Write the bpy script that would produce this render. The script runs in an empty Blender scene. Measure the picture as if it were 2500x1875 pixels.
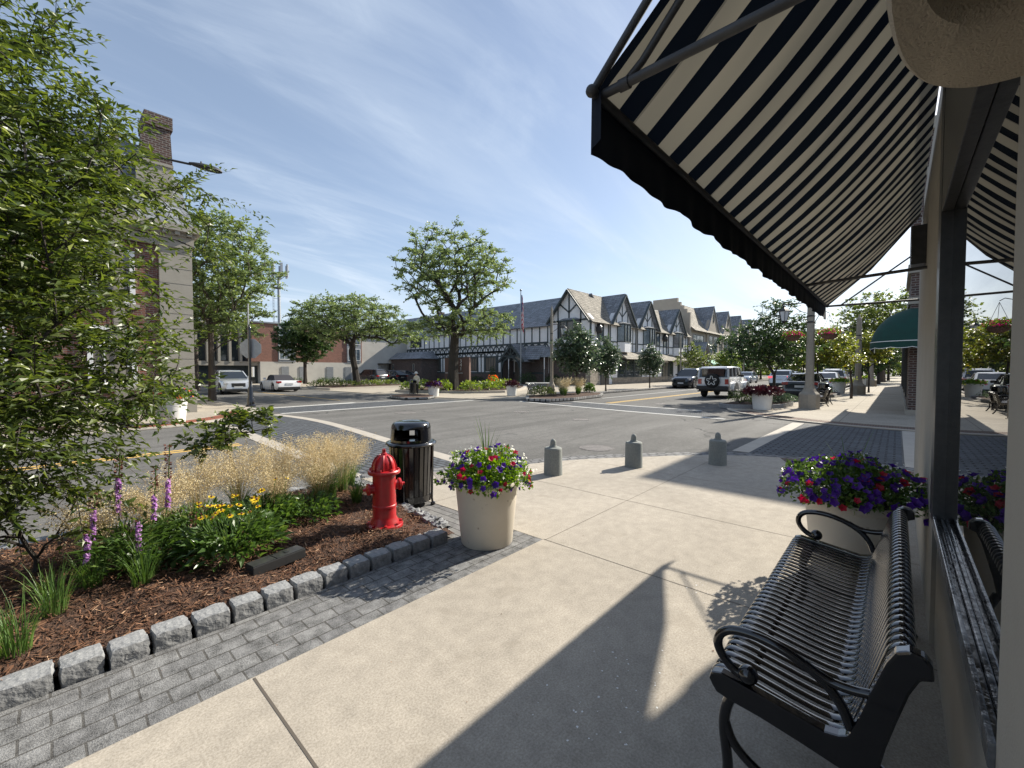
import bpy, bmesh, math, random
import numpy as np
from mathutils import Vector, Matrix
R=math.radians; PI=math.pi
scn=bpy.context.scene
# ---------------------------------------------------------------- camera
CH=1.58; CAZ=R(42.1); CTH=math.atan(32.5/1040)
cd=bpy.data.cameras.new('camera'); cam=bpy.data.objects.new('camera',cd); scn.collection.objects.link(cam)
cam.location=(0,0,CH); cam.rotation_euler=(PI/2-CTH,0,CAZ-PI/2)
cd.sensor_width=36; cd.lens=36*1040/2500; cd.clip_start=0.05; cd.clip_end=3000
scn.camera=cam
scn.render.resolution_x=1024; scn.render.resolution_y=768
# ---------------------------------------------------------------- light
SUN_AZ=-11.2; SUN_EL=34.3
scn.view_settings.view_transform='Standard'; scn.view_settings.look='None'; scn.view_settings.gamma=1
scn.view_settings.exposure=0.85
w=bpy.data.worlds.new('World'); scn.world=w; w.use_nodes=True
nt=w.node_tree; nt.nodes.clear()
def WN(t,**k):
    n=nt.nodes.new(t)
    for a,b in k.items(): setattr(n,a,b)
    return n
def wm(op,a,b=None,c=None,clamp=False):
    n=WN('ShaderNodeMath',operation=op); n.use_clamp=clamp
    for i,v in enumerate((a,b,c)):
        if v is None: continue
        if isinstance(v,(int,float)): n.inputs[i].default_value=v
        else: nt.links.new(v,n.inputs[i])
    return n.outputs[0]
sky=WN('ShaderNodeTexSky',sky_type='NISHITA',sun_disc=False,sun_elevation=R(SUN_EL),sun_rotation=R(90-SUN_AZ),altitude=200,air_density=1.0,dust_density=1.2,ozone_density=2.2)
tc=WN('ShaderNodeTexCoord'); sp=WN('ShaderNodeSeparateXYZ'); nt.links.new(tc.outputs['Generated'],sp.inputs[0])
X_,Y_,Z_=sp.outputs
zc=wm('MAXIMUM',Z_,0.0); zd=wm('ADD',zc,0.13)
px=wm('DIVIDE',X_,zd); py=wm('DIVIDE',Y_,zd)
cb=WN('ShaderNodeCombineXYZ'); nt.links.new(px,cb.inputs[0]); nt.links.new(py,cb.inputs[1])
def cloud(rot,sc,scale,detail,rough,dist,lo,hi,seed):
    m=WN('ShaderNodeMapping'); m.inputs['Rotation'].default_value=(0,0,R(rot)); m.inputs['Scale'].default_value=(sc[0],sc[1],1); m.inputs['Location'].default_value=(seed,seed*1.7,0)
    nt.links.new(cb.outputs[0],m.inputs[0])
    n=WN('ShaderNodeTexNoise'); n.inputs['Scale'].default_value=scale; n.inputs['Detail'].default_value=detail; n.inputs['Roughness'].default_value=rough; n.inputs['Distortion'].default_value=dist
    nt.links.new(m.outputs[0],n.inputs['Vector'])
    r=WN('ShaderNodeMapRange'); r.interpolation_type='SMOOTHSTEP'; r.inputs[1].default_value=lo; r.inputs[2].default_value=hi
    nt.links.new(n.outputs[0],r.inputs[0]); return r.outputs[0]
c1=cloud(20,(0.35,1.2),0.9,8,.60,1.1,.44,.72,3.1)
c2=cloud(-35,(0.45,1.7),1.5,9,.62,1.3,.48,.76,9.4)
c3=cloud(0,(1,1),0.45,5,.5,.3,.35,.75,1.3)
cl=wm('ADD',wm('MULTIPLY',c1,.75),wm('MULTIPLY',c2,.55)); cl=wm('MULTIPLY',cl,wm('ADD',wm('MULTIPLY',c3,.8),.4)); cl=wm('ADD',cl,.27)
hz=wm('POWER',wm('SUBTRACT',1.0,zc,clamp=True),5.0); hz=wm('MULTIPLY',hz,.55)
cl=wm('ADD',cl,hz,clamp=True); cl=wm('MULTIPLY',cl,.8)
hs=WN('ShaderNodeHueSaturation'); hs.inputs['Saturation'].default_value=1.04; nt.links.new(sky.outputs[0],hs.inputs['Color'])
mx=WN('ShaderNodeMixRGB'); mx.inputs[2].default_value=(5.3,6.05,7.0,1)
nt.links.new(cl,mx.inputs[0]); nt.links.new(hs.outputs[0],mx.inputs[1])
bg=WN('ShaderNodeBackground'); bg.inputs[1].default_value=0.085
nt.links.new(mx.outputs[0],bg.inputs[0]); wo=WN('ShaderNodeOutputWorld'); nt.links.new(bg.outputs[0],wo.inputs[0])
sl=bpy.data.lights.new('sun','SUN'); sl.energy=5.0; sl.angle=R(.55); sl.color=(1,.93,.80)
so=bpy.data.objects.new('sun',sl); scn.collection.objects.link(so)
sd=Vector((math.cos(R(SUN_EL))*math.cos(R(SUN_AZ)),math.cos(R(SUN_EL))*math.sin(R(SUN_AZ)),math.sin(R(SUN_EL))))
so.rotation_euler=sd.to_track_quat('Z','Y').to_euler(); so.location=(20,-5,30)
# ---------------------------------------------------------------- materials
def newmat(name):
    m=bpy.data.materials.new(name); m.use_nodes=True; t=m.node_tree
    return m,t,t.nodes['Principled BSDF']
def c4(c): return (c[0],c[1],c[2],1)
def mat(name,col,rough=.6,metal=0,col2=None,ns=8,ncon=.5,bs=0,bst=.3,bd=.01,coat=0,spec=.5,detail=5,emit=None,stretch=None,spots=None):
    m,t,b=newmat(name); N=t.nodes; L=t.links
    b.inputs['Base Color'].default_value=c4(col); b.inputs['Roughness'].default_value=rough; b.inputs['Metallic'].default_value=metal
    b.inputs['Coat Weight'].default_value=coat; b.inputs['Coat Roughness'].default_value=.05; b.inputs['Specular IOR Level'].default_value=spec
    tcn=N.new('ShaderNodeTexCoord'); vec=tcn.outputs['Object']
    if stretch:
        mp=N.new('ShaderNodeMapping'); mp.inputs['Scale'].default_value=stretch; L.new(vec,mp.inputs[0]); vec=mp.outputs[0]
    last=None
    if col2:
        n=N.new('ShaderNodeTexNoise'); n.inputs['Scale'].default_value=ns; n.inputs['Detail'].default_value=detail; n.inputs['Roughness'].default_value=.6; L.new(vec,n.inputs['Vector'])
        r=N.new('ShaderNodeMapRange'); r.inputs[1].default_value=.5-ncon/2; r.inputs[2].default_value=.5+ncon/2; L.new(n.outputs[0],r.inputs[0])
        x=N.new('ShaderNodeMixRGB'); x.inputs[1].default_value=c4(col); x.inputs[2].default_value=c4(col2); L.new(r.outputs[0],x.inputs[0]); last=x.outputs[0]
        if spots:
            n2=N.new('ShaderNodeTexNoise'); n2.inputs['Scale'].default_value=spots[0]; n2.inputs['Detail'].default_value=2; L.new(vec,n2.inputs['Vector'])
            r2=N.new('ShaderNodeMapRange'); r2.inputs[1].default_value=spots[1]; r2.inputs[2].default_value=spots[1]+.12; L.new(n2.outputs[0],r2.inputs[0])
            x2=N.new('ShaderNodeMixRGB'); x2.inputs[2].default_value=c4(spots[2]); L.new(r2.outputs[0],x2.inputs[0]); L.new(last,x2.inputs[1]); last=x2.outputs[0]
        L.new(last,b.inputs['Base Color'])
    if bs:
        n=N.new('ShaderNodeTexNoise'); n.inputs['Scale'].default_value=bs; n.inputs['Detail'].default_value=4; L.new(vec,n.inputs['Vector'])
        bu=N.new('ShaderNodeBump'); bu.inputs['Strength'].default_value=bst; bu.inputs['Distance'].default_value=bd; L.new(n.outputs[0],bu.inputs['Height']); L.new(bu.outputs[0],b.inputs['Normal'])
    if emit: b.inputs['Emission Color'].default_value=c4(emit[0]); b.inputs['Emission Strength'].default_value=emit[1]
    return m
def brickmat(name,c1,c2,mortar,bw,bh,ms,plane='wall',rough=.85,off=.5,bump=.4,bd=.01,ns=6,grain=60,rot=0,squash=1,var=.35,smooth=.1,tight=0):
    """plane 'wall': courses up any axis-aligned wall; 'floor': courses in x/y"""
    m,t,b=newmat(name); N=t.nodes; L=t.links
    tcn=N.new('ShaderNodeTexCoord'); vec=tcn.outputs['Object']
    if plane=='wall':
        s=N.new('ShaderNodeSeparateXYZ'); L.new(vec,s.inputs[0]); a=N.new('ShaderNodeMath'); L.new(s.outputs[0],a.inputs[0]); L.new(s.outputs[1],a.inputs[1])
        cc=N.new('ShaderNodeCombineXYZ'); L.new(a.outputs[0],cc.inputs[0]); L.new(s.outputs[2],cc.inputs[1]); v2=cc.outputs[0]
    else:
        mp=N.new('ShaderNodeMapping'); mp.inputs['Rotation'].default_value=(0,0,R(rot)); L.new(vec,mp.inputs[0]); v2=mp.outputs[0]
    # slight waviness of the courses
    nw=N.new('ShaderNodeTexNoise'); nw.inputs['Scale'].default_value=9; L.new(vec,nw.inputs['Vector'])
    sb=N.new('ShaderNodeVectorMath'); sb.operation='MULTIPLY_ADD'; sb.inputs[1].default_value=(bh*.08,)*3; L.new(nw.outputs['Color'],sb.inputs[0]); L.new(v2,sb.inputs[2])
    bt=N.new('ShaderNodeTexBrick'); bt.inputs['Scale'].default_value=1; bt.inputs['Brick Width'].default_value=bw; bt.inputs['Row Height'].default_value=bh
    bt.inputs['Mortar Size'].default_value=ms; bt.inputs['Mortar Smooth'].default_value=smooth; bt.inputs['Color1'].default_value=c4(c1); bt.inputs['Color2'].default_value=c4(c2); bt.inputs['Mortar'].default_value=c4(mortar); bt.offset=off
    L.new(sb.outputs[0],bt.inputs['Vector'])
    n=N.new('ShaderNodeTexNoise'); n.inputs['Scale'].default_value=ns; n.inputs['Detail'].default_value=6; L.new(vec,n.inputs['Vector'])
    g=N.new('ShaderNodeTexNoise'); g.inputs['Scale'].default_value=grain; g.inputs['Detail'].default_value=3; L.new(vec,g.inputs['Vector'])
    ad=N.new('ShaderNodeMath'); L.new(n.outputs[0],ad.inputs[0]); L.new(g.outputs[0],ad.inputs[1])
    mr=N.new('ShaderNodeMapRange'); mr.inputs[1].default_value=.6+tight; mr.inputs[2].default_value=1.4-tight; mr.inputs[3].default_value=1-var; mr.inputs[4].default_value=1+var; L.new(ad.outputs[0],mr.inputs[0])
    mu=N.new('ShaderNodeMixRGB'); mu.blend_type='MULTIPLY'; mu.inputs[0].default_value=1; L.new(bt.outputs[0],mu.inputs[1]); L.new(mr.outputs[0],mu.inputs[2]); L.new(mu.outputs[0],b.inputs['Base Color'])
    hh=N.new('ShaderNodeMath'); hh.operation='MULTIPLY_ADD'; hh.inputs[1].default_value=-1; L.new(bt.outputs['Fac'],hh.inputs[0])
    g2=N.new('ShaderNodeMath'); g2.operation='MULTIPLY'; g2.inputs[1].default_value=.6; L.new(g.outputs[0],g2.inputs[0]); L.new(g2.outputs[0],hh.inputs[2])
    bu=N.new('ShaderNodeBump'); bu.inputs['Strength'].default_value=bump; bu.inputs['Distance'].default_value=bd; L.new(hh.outputs[0],bu.inputs['Height']); L.new(bu.outputs[0],b.inputs['Normal'])
    b.inputs['Roughness'].default_value=rough; b.inputs['Specular IOR Level'].default_value=.3
    return m
def leafmat(name,c1,c2,c3=None,tr=.35,rough=.42,spec=.45,trc=None):
    m,t,b=newmat(name); N=t.nodes; L=t.links
    g=N.new('ShaderNodeNewGeometry'); cr=N.new('ShaderNodeValToRGB')
    cr.color_ramp.elements[0].color=c4(c1); cr.color_ramp.elements[1].color=c4(c2)
    if c3: e=cr.color_ramp.elements.new(.93); e.color=c4(c2); cr.color_ramp.elements[2].color=c4(c3)
    L.new(g.outputs['Random Per Island'],cr.inputs[0]); L.new(cr.outputs[0],b.inputs['Base Color'])
    b.inputs['Roughness'].default_value=rough; b.inputs['Specular IOR Level'].default_value=spec
    tl=N.new('ShaderNodeBsdfTranslucent')
    hv=N.new('ShaderNodeHueSaturation'); hv.inputs['Hue'].default_value=.485; hv.inputs['Saturation'].default_value=1.15; hv.inputs['Value'].default_value=2.0; L.new(cr.outputs[0],hv.inputs['Color']); L.new(hv.outputs[0],tl.inputs[0])
    mx=N.new('ShaderNodeMixShader'); mx.inputs[0].default_value=tr; L.new(b.outputs[0],mx.inputs[1]); L.new(tl.outputs[0],mx.inputs[2]); L.new(mx.outputs[0],t.nodes['Material Output'].inputs[0])
    return m
M={}
def groundmat(name,base,dark,light,fine=70,mid=9,amt=.5,streak=None,stain=None,bump=.3,spec=.25,crack=0):
    m,t,b=newmat(name); N=t.nodes; L=t.links; tcn=N.new('ShaderNodeTexCoord'); v=tcn.outputs['Object']
    def no(sc,det,rg=.6,vec=v,dist=0):
        n=N.new('ShaderNodeTexNoise'); n.inputs['Scale'].default_value=sc; n.inputs['Detail'].default_value=det; n.inputs['Roughness'].default_value=rg; n.inputs['Distortion'].default_value=dist; L.new(vec,n.inputs['Vector']); return n.outputs[0]
    def rg_(x,a,bb,c=0,d=1):
        r=N.new('ShaderNodeMapRange'); r.inputs[1].default_value=a; r.inputs[2].default_value=bb; r.inputs[3].default_value=c; r.inputs[4].default_value=d; L.new(x,r.inputs[0]); return r.outputs[0]
    def mixc(f,a,c):
        x=N.new('ShaderNodeMixRGB'); L.new(f,x.inputs[0])
        for i,q in ((1,a),(2,c)):
            if isinstance(q,tuple): x.inputs[i].default_value=c4(q)
            else: L.new(q,x.inputs[i])
        return x.outputs[0]
    f1=no(fine,5,.7); c=mixc(rg_(f1,.38,.62),dark,light); x=N.new('ShaderNodeMixRGB'); x.inputs[0].default_value=amt; x.inputs[1].default_value=c4(base); L.new(c,x.inputs[2]); c=x.outputs[0]
    def mul(c,f):
        x=N.new('ShaderNodeMixRGB'); x.blend_type='MULTIPLY'; x.inputs[0].default_value=1; L.new(c,x.inputs[1]); L.new(f,x.inputs[2]); return x.outputs[0]
    c=mul(c,rg_(no(mid,8,.65),.3,.7,.86,1.12)); c=mul(c,rg_(no(.55,5,.6,dist=.6),.3,.7,.86,1.1))
    if streak:
        mp=N.new('ShaderNodeMapping'); mp.inputs['Scale'].default_value=streak; mp.inputs['Rotation'].default_value=(0,0,.06); L.new(v,mp.inputs[0]); c=mul(c,rg_(no(1,6,.6,mp.outputs[0],.8),.35,.65,.76,1.1))
    if stain: c=mixc(rg_(no(stain[0],3,.5,dist=.5),stain[1],stain[1]+.05,0,stain[2]),c,stain[3])
    if crack:
        vo=N.new('ShaderNodeTexVoronoi'); vo.feature='DISTANCE_TO_EDGE'; vo.inputs['Scale'].default_value=crack; nn=N.new('ShaderNodeTexNoise'); nn.inputs['Scale'].default_value=2.2; L.new(v,nn.inputs['Vector']); va=N.new('ShaderNodeVectorMath'); va.operation='MULTIPLY_ADD'; va.inputs[1].default_value=(.9,.9,.9); L.new(nn.outputs['Color'],va.inputs[0]); L.new(v,va.inputs[2]); L.new(va.outputs[0],vo.inputs['Vector'])
        k=rg_(vo.outputs[0],.002,.008,1,0); kk=N.new('ShaderNodeMath'); kk.operation='MULTIPLY'; L.new(k,kk.inputs[0]); L.new(rg_(no(.3,2),.47,.55),kk.inputs[1]); c=mixc(kk.outputs[0],c,(.05,.05,.05))
    L.new(c,b.inputs['Base Color']); b.inputs['Roughness'].default_value=.92; b.inputs['Specular IOR Level'].default_value=spec
    bu=N.new('ShaderNodeBump'); bu.inputs['Strength'].default_value=bump; bu.inputs['Distance'].default_value=.004; L.new(f1,bu.inputs['Height']); L.new(bu.outputs[0],b.inputs['Normal']); return m
M['asphalt']=groundmat('asphalt',(.135,.13,.125),(.075,.074,.073),(.20,.195,.185),fine=75,amt=.75,streak=(.10,1.1,1),stain=(.9,.69,.45,(.07,.07,.07)),crack=.16)
M['concrete']=groundmat('concrete',(.37,.332,.282),(.24,.21,.17),(.50,.455,.395),fine=95,amt=.5,stain=(3.2,.63,.22,(.23,.20,.16)),bump=.25)
M['concrete_far']=groundmat('concrete far',(.36,.32,.265),(.26,.23,.19),(.46,.42,.355),fine=30,amt=.5,stain=(2,.68,.4,(.26,.23,.2)))
M['band']=mat('pale band',(.42,.385,.335),.85,col2=(.34,.31,.27),ns=3,bs=160,bst=.3,bd=.003,detail=8)
M['joint']=mat('joint',(.10,.085,.07),.9)
M['whiteline']=mat('white line',(.55,.55,.53),.75,col2=(.38,.38,.37),ns=18,ncon=.35,detail=8)
M['yellowline']=mat('yellow line',(.68,.42,.08),.75,col2=(.5,.34,.12),ns=18,ncon=.35,detail=8)
M['paver_rough']=brickmat('rough pavers',(.185,.185,.185),(.15,.15,.153),(.085,.082,.078),.195,.1205,.005,'floor',rough=.95,bump=.7,bd=.010,grain=190,ns=12,var=.6,tight=.12)
M['paver_plank']=brickmat('plank pavers',(.20,.195,.19),(.16,.155,.155),(.05,.048,.045),.60,.095,.006,'floor',rough=.9,bump=.7,bd=.01,grain=170,ns=10,rot=90,var=.5)
M['xwalk']=brickmat('crosswalk pavers',(.105,.115,.13),(.075,.083,.095),(.02,.02,.022),.24,.125,.018,'floor',rough=.85,bump=.5,bd=.006,grain=90,ns=4,rot=90,var=.3)
M['cobble']=brickmat('gutter cobbles',(.22,.22,.22),(.15,.15,.155),(.06,.06,.06),.19,.16,.016,'floor',rough=.85,bump=.8,bd=.015,grain=60,ns=10,rot=27,var=.45)
M['granite']=mat('granite block',(.31,.315,.32),.9,col2=(.17,.175,.185),ns=26,ncon=.4,bs=34,bst=.8,bd=.012,detail=8,spots=(70,.62,(.34,.34,.34)))
M['kerbstone']=brickmat('kerb cobbles',(.34,.33,.32),(.2,.2,.2),(.03,.03,.03),.24,.2,.03,'wall',rough=.85,bump=.8,bd=.02,grain=40,var=.5)
M['mulch']=mat('mulch bed',(.10,.052,.033),.95,col2=(.04,.022,.015),ns=30,ncon=.3,bs=70,bst=1,bd=.03,detail=8)
M['redtile']=brickmat('red tactile paving',(.33,.10,.055),(.26,.075,.045),(.17,.07,.05),.06,.06,.012,'floor',off=0,rough=.85,bump=.8,bd=.006,grain=90,var=.2)
M['browntile']=brickmat('brown tactile paving',(.19,.125,.10),(.16,.105,.085),(.10,.075,.06),.06,.06,.012,'floor',off=0,rough=.85,bump=.8,bd=.006,grain=90,var=.2)
M['greytile']=brickmat('grey tactile paving',(.33,.30,.27),(.30,.27,.24),(.24,.21,.19),.06,.06,.014,'floor',off=0,rough=.85,bump=.9,bd=.006,grain=90,var=.2)
M['manhole']=brickmat('cast iron cover',(.25,.23,.22),(.20,.185,.18),(.12,.11,.1),.05,.05,.008,'floor',rough=.6,bump=.9,bd=.004,grain=80,var=.3)
M['stone']=mat('limestone',(.35,.325,.28),.85,col2=(.28,.26,.22),ns=2.5,ncon=.6,bs=140,bst=.35,bd=.004,detail=9)
M['stucco']=mat('sand stucco',(.46,.40,.31),.95,col2=(.36,.31,.24),ns=4,ncon=.6,bs=260,bst=.8,bd=.006,detail=6,spots=(230,.64,(.14,.12,.1)))
M['beigestucco']=mat('beige stucco',(.40,.355,.29),.9,col2=(.34,.30,.25),ns=1,bs=40,bst=.15,bd=.01)
M['brick']=brickmat('red brown brick',(.19,.075,.052),(.105,.048,.038),(.20,.17,.15),.215,.072,.010,'wall',bump=.5,var=.3)
M['brickbig']=brickmat('far brick',(.27,.125,.09),(.20,.095,.072),(.25,.2,.17),.23,.08,.008,'wall',bump=.2,var=.25)
M['brickdark']=brickmat('dark brick',(.105,.058,.048),(.05,.032,.032),(.20,.185,.17),.215,.085,.013,'wall',bump=.6,var=.3)
M['slate']=brickmat('slate roof',(.27,.285,.31),(.18,.192,.21),(.035,.035,.04),.34,.24,.012,'wall',rough=.55,bump=.7,bd=.02,grain=20,ns=1.5,var=.4)
M['slate_sunlit']=brickmat('sunlit slate',(.32,.29,.245),(.20,.185,.155),(.08,.07,.06),.34,.24,.022,'wall',rough=.85,bump=.8,bd=.02,grain=20,ns=1.5,var=.45)  # paler, warmer copy of the slate: sun glare put into the colour
M['stonewall']=brickmat('ashlar stone base',(.36,.32,.26),(.25,.22,.185),(.17,.15,.13),.55,.2,.014,'wall',bump=.5,var=.35)
M['white']=mat('white stucco panel',(.80,.80,.80),.85,col2=(.70,.70,.71),ns=2,bs=50,bst=.15,bd=.006)
M['offwhite']=mat('off white office wall',(.55,.53,.48),.85,col2=(.46,.44,.40),ns=1)
M['timber']=mat('dark green timber',(.032,.045,.048),.6,col2=(.05,.065,.068),ns=6,stretch=(1,1,.2))
M['darkframe']=mat('black window frame',(.02,.021,.023),.35,col2=(.05,.05,.05),ns=20,bs=30,bst=.3,bd=.004)
M['glass']=mat('window glass',(.02,.028,.035),.06,spec=1.0,col2=(.05,.06,.07),ns=.8)
M['glasslight']=mat('reflective window glass',(.16,.20,.24),.08,spec=1.0,col2=(.05,.07,.09),ns=1.3,ncon=.3)
M['leadglass']=mat('leaded window with curtains',(.06,.055,.05),.25,spec=.8,col2=(.20,.18,.15),ns=3,stretch=(3,3,.25))
M['whitepaint']=mat('white paint',(.75,.75,.74),.5)
M['black']=mat('black gloss paint',(.004,.004,.006),.16,coat=.8,spec=.5)
M['blackmatte']=mat('black matte',(.012,.012,.014),.6)
M['red']=mat('red hydrant paint',(.50,.012,.018),.38,col2=(.33,.008,.012),ns=11,ncon=.4,coat=.25,spots=(16,.66,(.22,.03,.03)),bs=50,bst=.12,bd=.004)
M['potcream']=mat('cream planter concrete',(.62,.565,.48),.75,col2=(.52,.47,.39),ns=3.5,ncon=.6,bs=90,bst=.2,bd=.003,detail=9,spots=(22,.68,(.30,.25,.2)))
M['potwhite']=mat('white planter',(.74,.73,.70),.7,col2=(.62,.61,.58),ns=4,bs=60,bst=.15,bd=.003)
M['bollard']=mat('grey exposed aggregate',(.17,.185,.175),.8,col2=(.24,.25,.235),ns=60,ncon=.3,bs=160,bst=.4,bd=.003,detail=3)
M['postcon']=mat('aggregate lamp post',(.33,.295,.24),.85,col2=(.25,.225,.19),ns=8,bs=120,bst=.5,bd=.005,detail=8)
M['bark']=mat('bark',(.10,.08,.065),.95,col2=(.05,.04,.034),ns=9,bs=14,bst=1,bd=.03,stretch=(1,1,.2))
M['barkdark']=mat('dark bark',(.05,.042,.036),.95,col2=(.028,.023,.02),ns=9,bs=14,bst=1,bd=.02,stretch=(1,1,.2))
M['iron']=mat('wrought iron',(.02,.02,.022),.45)
M['lampglass']=mat('frosted lantern glass',(.62,.64,.66),.35)
M['soil']=mat('soil',(.03,.022,.016),.95)
M['rubber']=mat('tyre rubber',(.015,.015,.016),.8)
M['alloy']=mat('alloy wheel',(.45,.46,.48),.3,metal=.9)
M['chrome']=mat('chrome',(.6,.6,.62),.15,metal=1)
M['plastic']=mat('dark plastic',(.02,.021,.023),.55)
M['carwhite']=mat('white car paint',(.72,.73,.75),.25,coat=1)
M['carsilver']=mat('silver car paint',(.50,.52,.55),.28,metal=.4,coat=1)
M['carbeige']=mat('champagne car paint',(.52,.50,.47),.28,metal=.4,coat=1)
M['carnavy']=mat('navy car paint',(.008,.012,.022),.2,coat=1)
M['cargrey']=mat('dark grey car paint',(.03,.032,.038),.22,coat=1)
M['carblue']=mat('light blue grey car paint',(.30,.36,.44),.25,metal=.3,coat=1)
M['shopglass']=mat('shop window glass',(.012,.013,.013),.0,spec=1.0)
M['stoneshade']=mat('shaded stone',(.26,.24,.21),.9)  # darker limestone copy: shade of cut letters put into the colour
M['peel']=mat('peeling black paint with highlights',(.02,.021,.023),.22,col2=(.17,.175,.18),ns=7,ncon=.22,bs=14,bst=.8,bd=.012,stretch=(1,1,1),coat=.3)  # peeling paint, its grey streaks also painting in gloss highlights
M['carglass']=mat('car glass',(.012,.016,.02),.04,spec=1.0)
M['taillight']=mat('tail lamp',(.35,.01,.012),.2,coat=1)
M['braklit']=mat('lit brake lamp',(.8,.03,.03),.3,emit=((1,.05,.06),1.6))
M['headlight']=mat('head lamp',(.6,.62,.65),.1,coat=1)
M['plate']=mat('number plate',(.6,.62,.64),.5)
M['greenawn']=mat('bottle green canvas',(.004,.055,.042),.8,col2=(.006,.04,.032),ns=5,bs=300,bst=.2,bd=.002)
M['mintawn']=mat('faded green canvas',(.10,.28,.20),.8)
M['galv']=mat('galvanised steel',(.34,.36,.38),.45,metal=.6,col2=(.26,.27,.28),ns=8)
M['fabric_pole']=mat('awning tube',(.10,.10,.10),.55,col2=(.045,.045,.05),ns=9,bs=30,bst=.3,bd=.003,metal=.3)
M['orange']=mat('orange sign',(.85,.13,.05),.6)
M['brownsign']=mat('brown monument sign',(.115,.062,.05),.6,col2=(.14,.08,.065),ns=3)
M['skin']=mat('skin',(.42,.25,.18),.6)
M['beigecloth']=mat('beige shirt',(.62,.58,.47),.9)
M['darkcloth']=mat('dark trousers',(.03,.03,.04),.9)
# leaves
M['leafnear']=leafmat('glossy street tree leaf',(.042,.070,.018),(.10,.135,.028),(.22,.26,.10),tr=.40,rough=.36,spec=.5)
M['leaflocust']=leafmat('honey locust leaf',(.10,.145,.06),(.155,.205,.08),(.23,.27,.12),tr=.40)
M['leafdark']=leafmat('dark tree leaf',(.030,.062,.022),(.050,.090,.028),(.08,.12,.04),tr=.3)
M['leafgrey']=leafmat('grey green leaf',(.050,.082,.048),(.075,.11,.058),(.20,.24,.17),tr=.28,rough=.3)
M['leafyellow']=leafmat('yellow green leaf',(.10,.14,.03),(.18,.20,.045),(.38,.28,.05),tr=.4)
M['leafolive']=leafmat('olive green leaf',(.075,.11,.03),(.13,.17,.045),(.22,.25,.09),tr=.38)
M['leaflime']=leafmat('lime green leaf',(.085,.14,.025),(.16,.22,.045),tr=.4)
M['leafbed']=leafmat('bedding plant leaf',(.045,.09,.022),(.085,.15,.035),(.18,.25,.07),tr=.3,rough=.35)
M['leafplanter']=leafmat('planter leaf',(.05,.115,.015),(.14,.24,.03),(.28,.36,.08),tr=.35,rough=.4)
M['leafmaroon']=leafmat('maroon coleus leaf',(.05,.012,.018),(.09,.020,.024),(.17,.035,.03),tr=.08)
M['blade']=leafmat('green grass blade',(.05,.11,.025),(.11,.19,.045),(.2,.26,.08),tr=.3,rough=.5)
M['strawgrass']=leafmat('straw coloured seed heads',(.42,.35,.21),(.62,.53,.33),(.78,.70,.50),tr=.18,rough=.7,spec=.2)
M['petpurple']=leafmat('purple petal',(.045,.012,.17),(.12,.03,.33),tr=.2,rough=.6)
M['petred']=leafmat('red petal',(.30,.006,.014),(.50,.02,.045),tr=.2,rough=.6)
M['petpink']=leafmat('pink red petal',(.42,.02,.11),(.62,.06,.19),tr=.3,rough=.6)
M['petwhite']=leafmat('white petal',(.70,.70,.64),(.82,.82,.78),tr=.3,rough=.6)
M['petyellow']=leafmat('yellow petal',(.85,.55,.01),(.95,.72,.03),tr=.3,rough=.6)
M['petlilac']=leafmat('lilac petal',(.40,.20,.45),(.58,.36,.62),tr=.3,rough=.6)
M['petorange']=leafmat('orange petal',(.80,.16,.03),(.9,.28,.08),tr=.3,rough=.6)
M['spentspike']=leafmat('brown spent spike',(.09,.035,.03),(.16,.07,.05),tr=.1)
M['chip']=leafmat('wood chip',(.085,.038,.022),(.205,.112,.068),(.43,.29,.19),tr=0,rough=.9,spec=.2)
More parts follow.
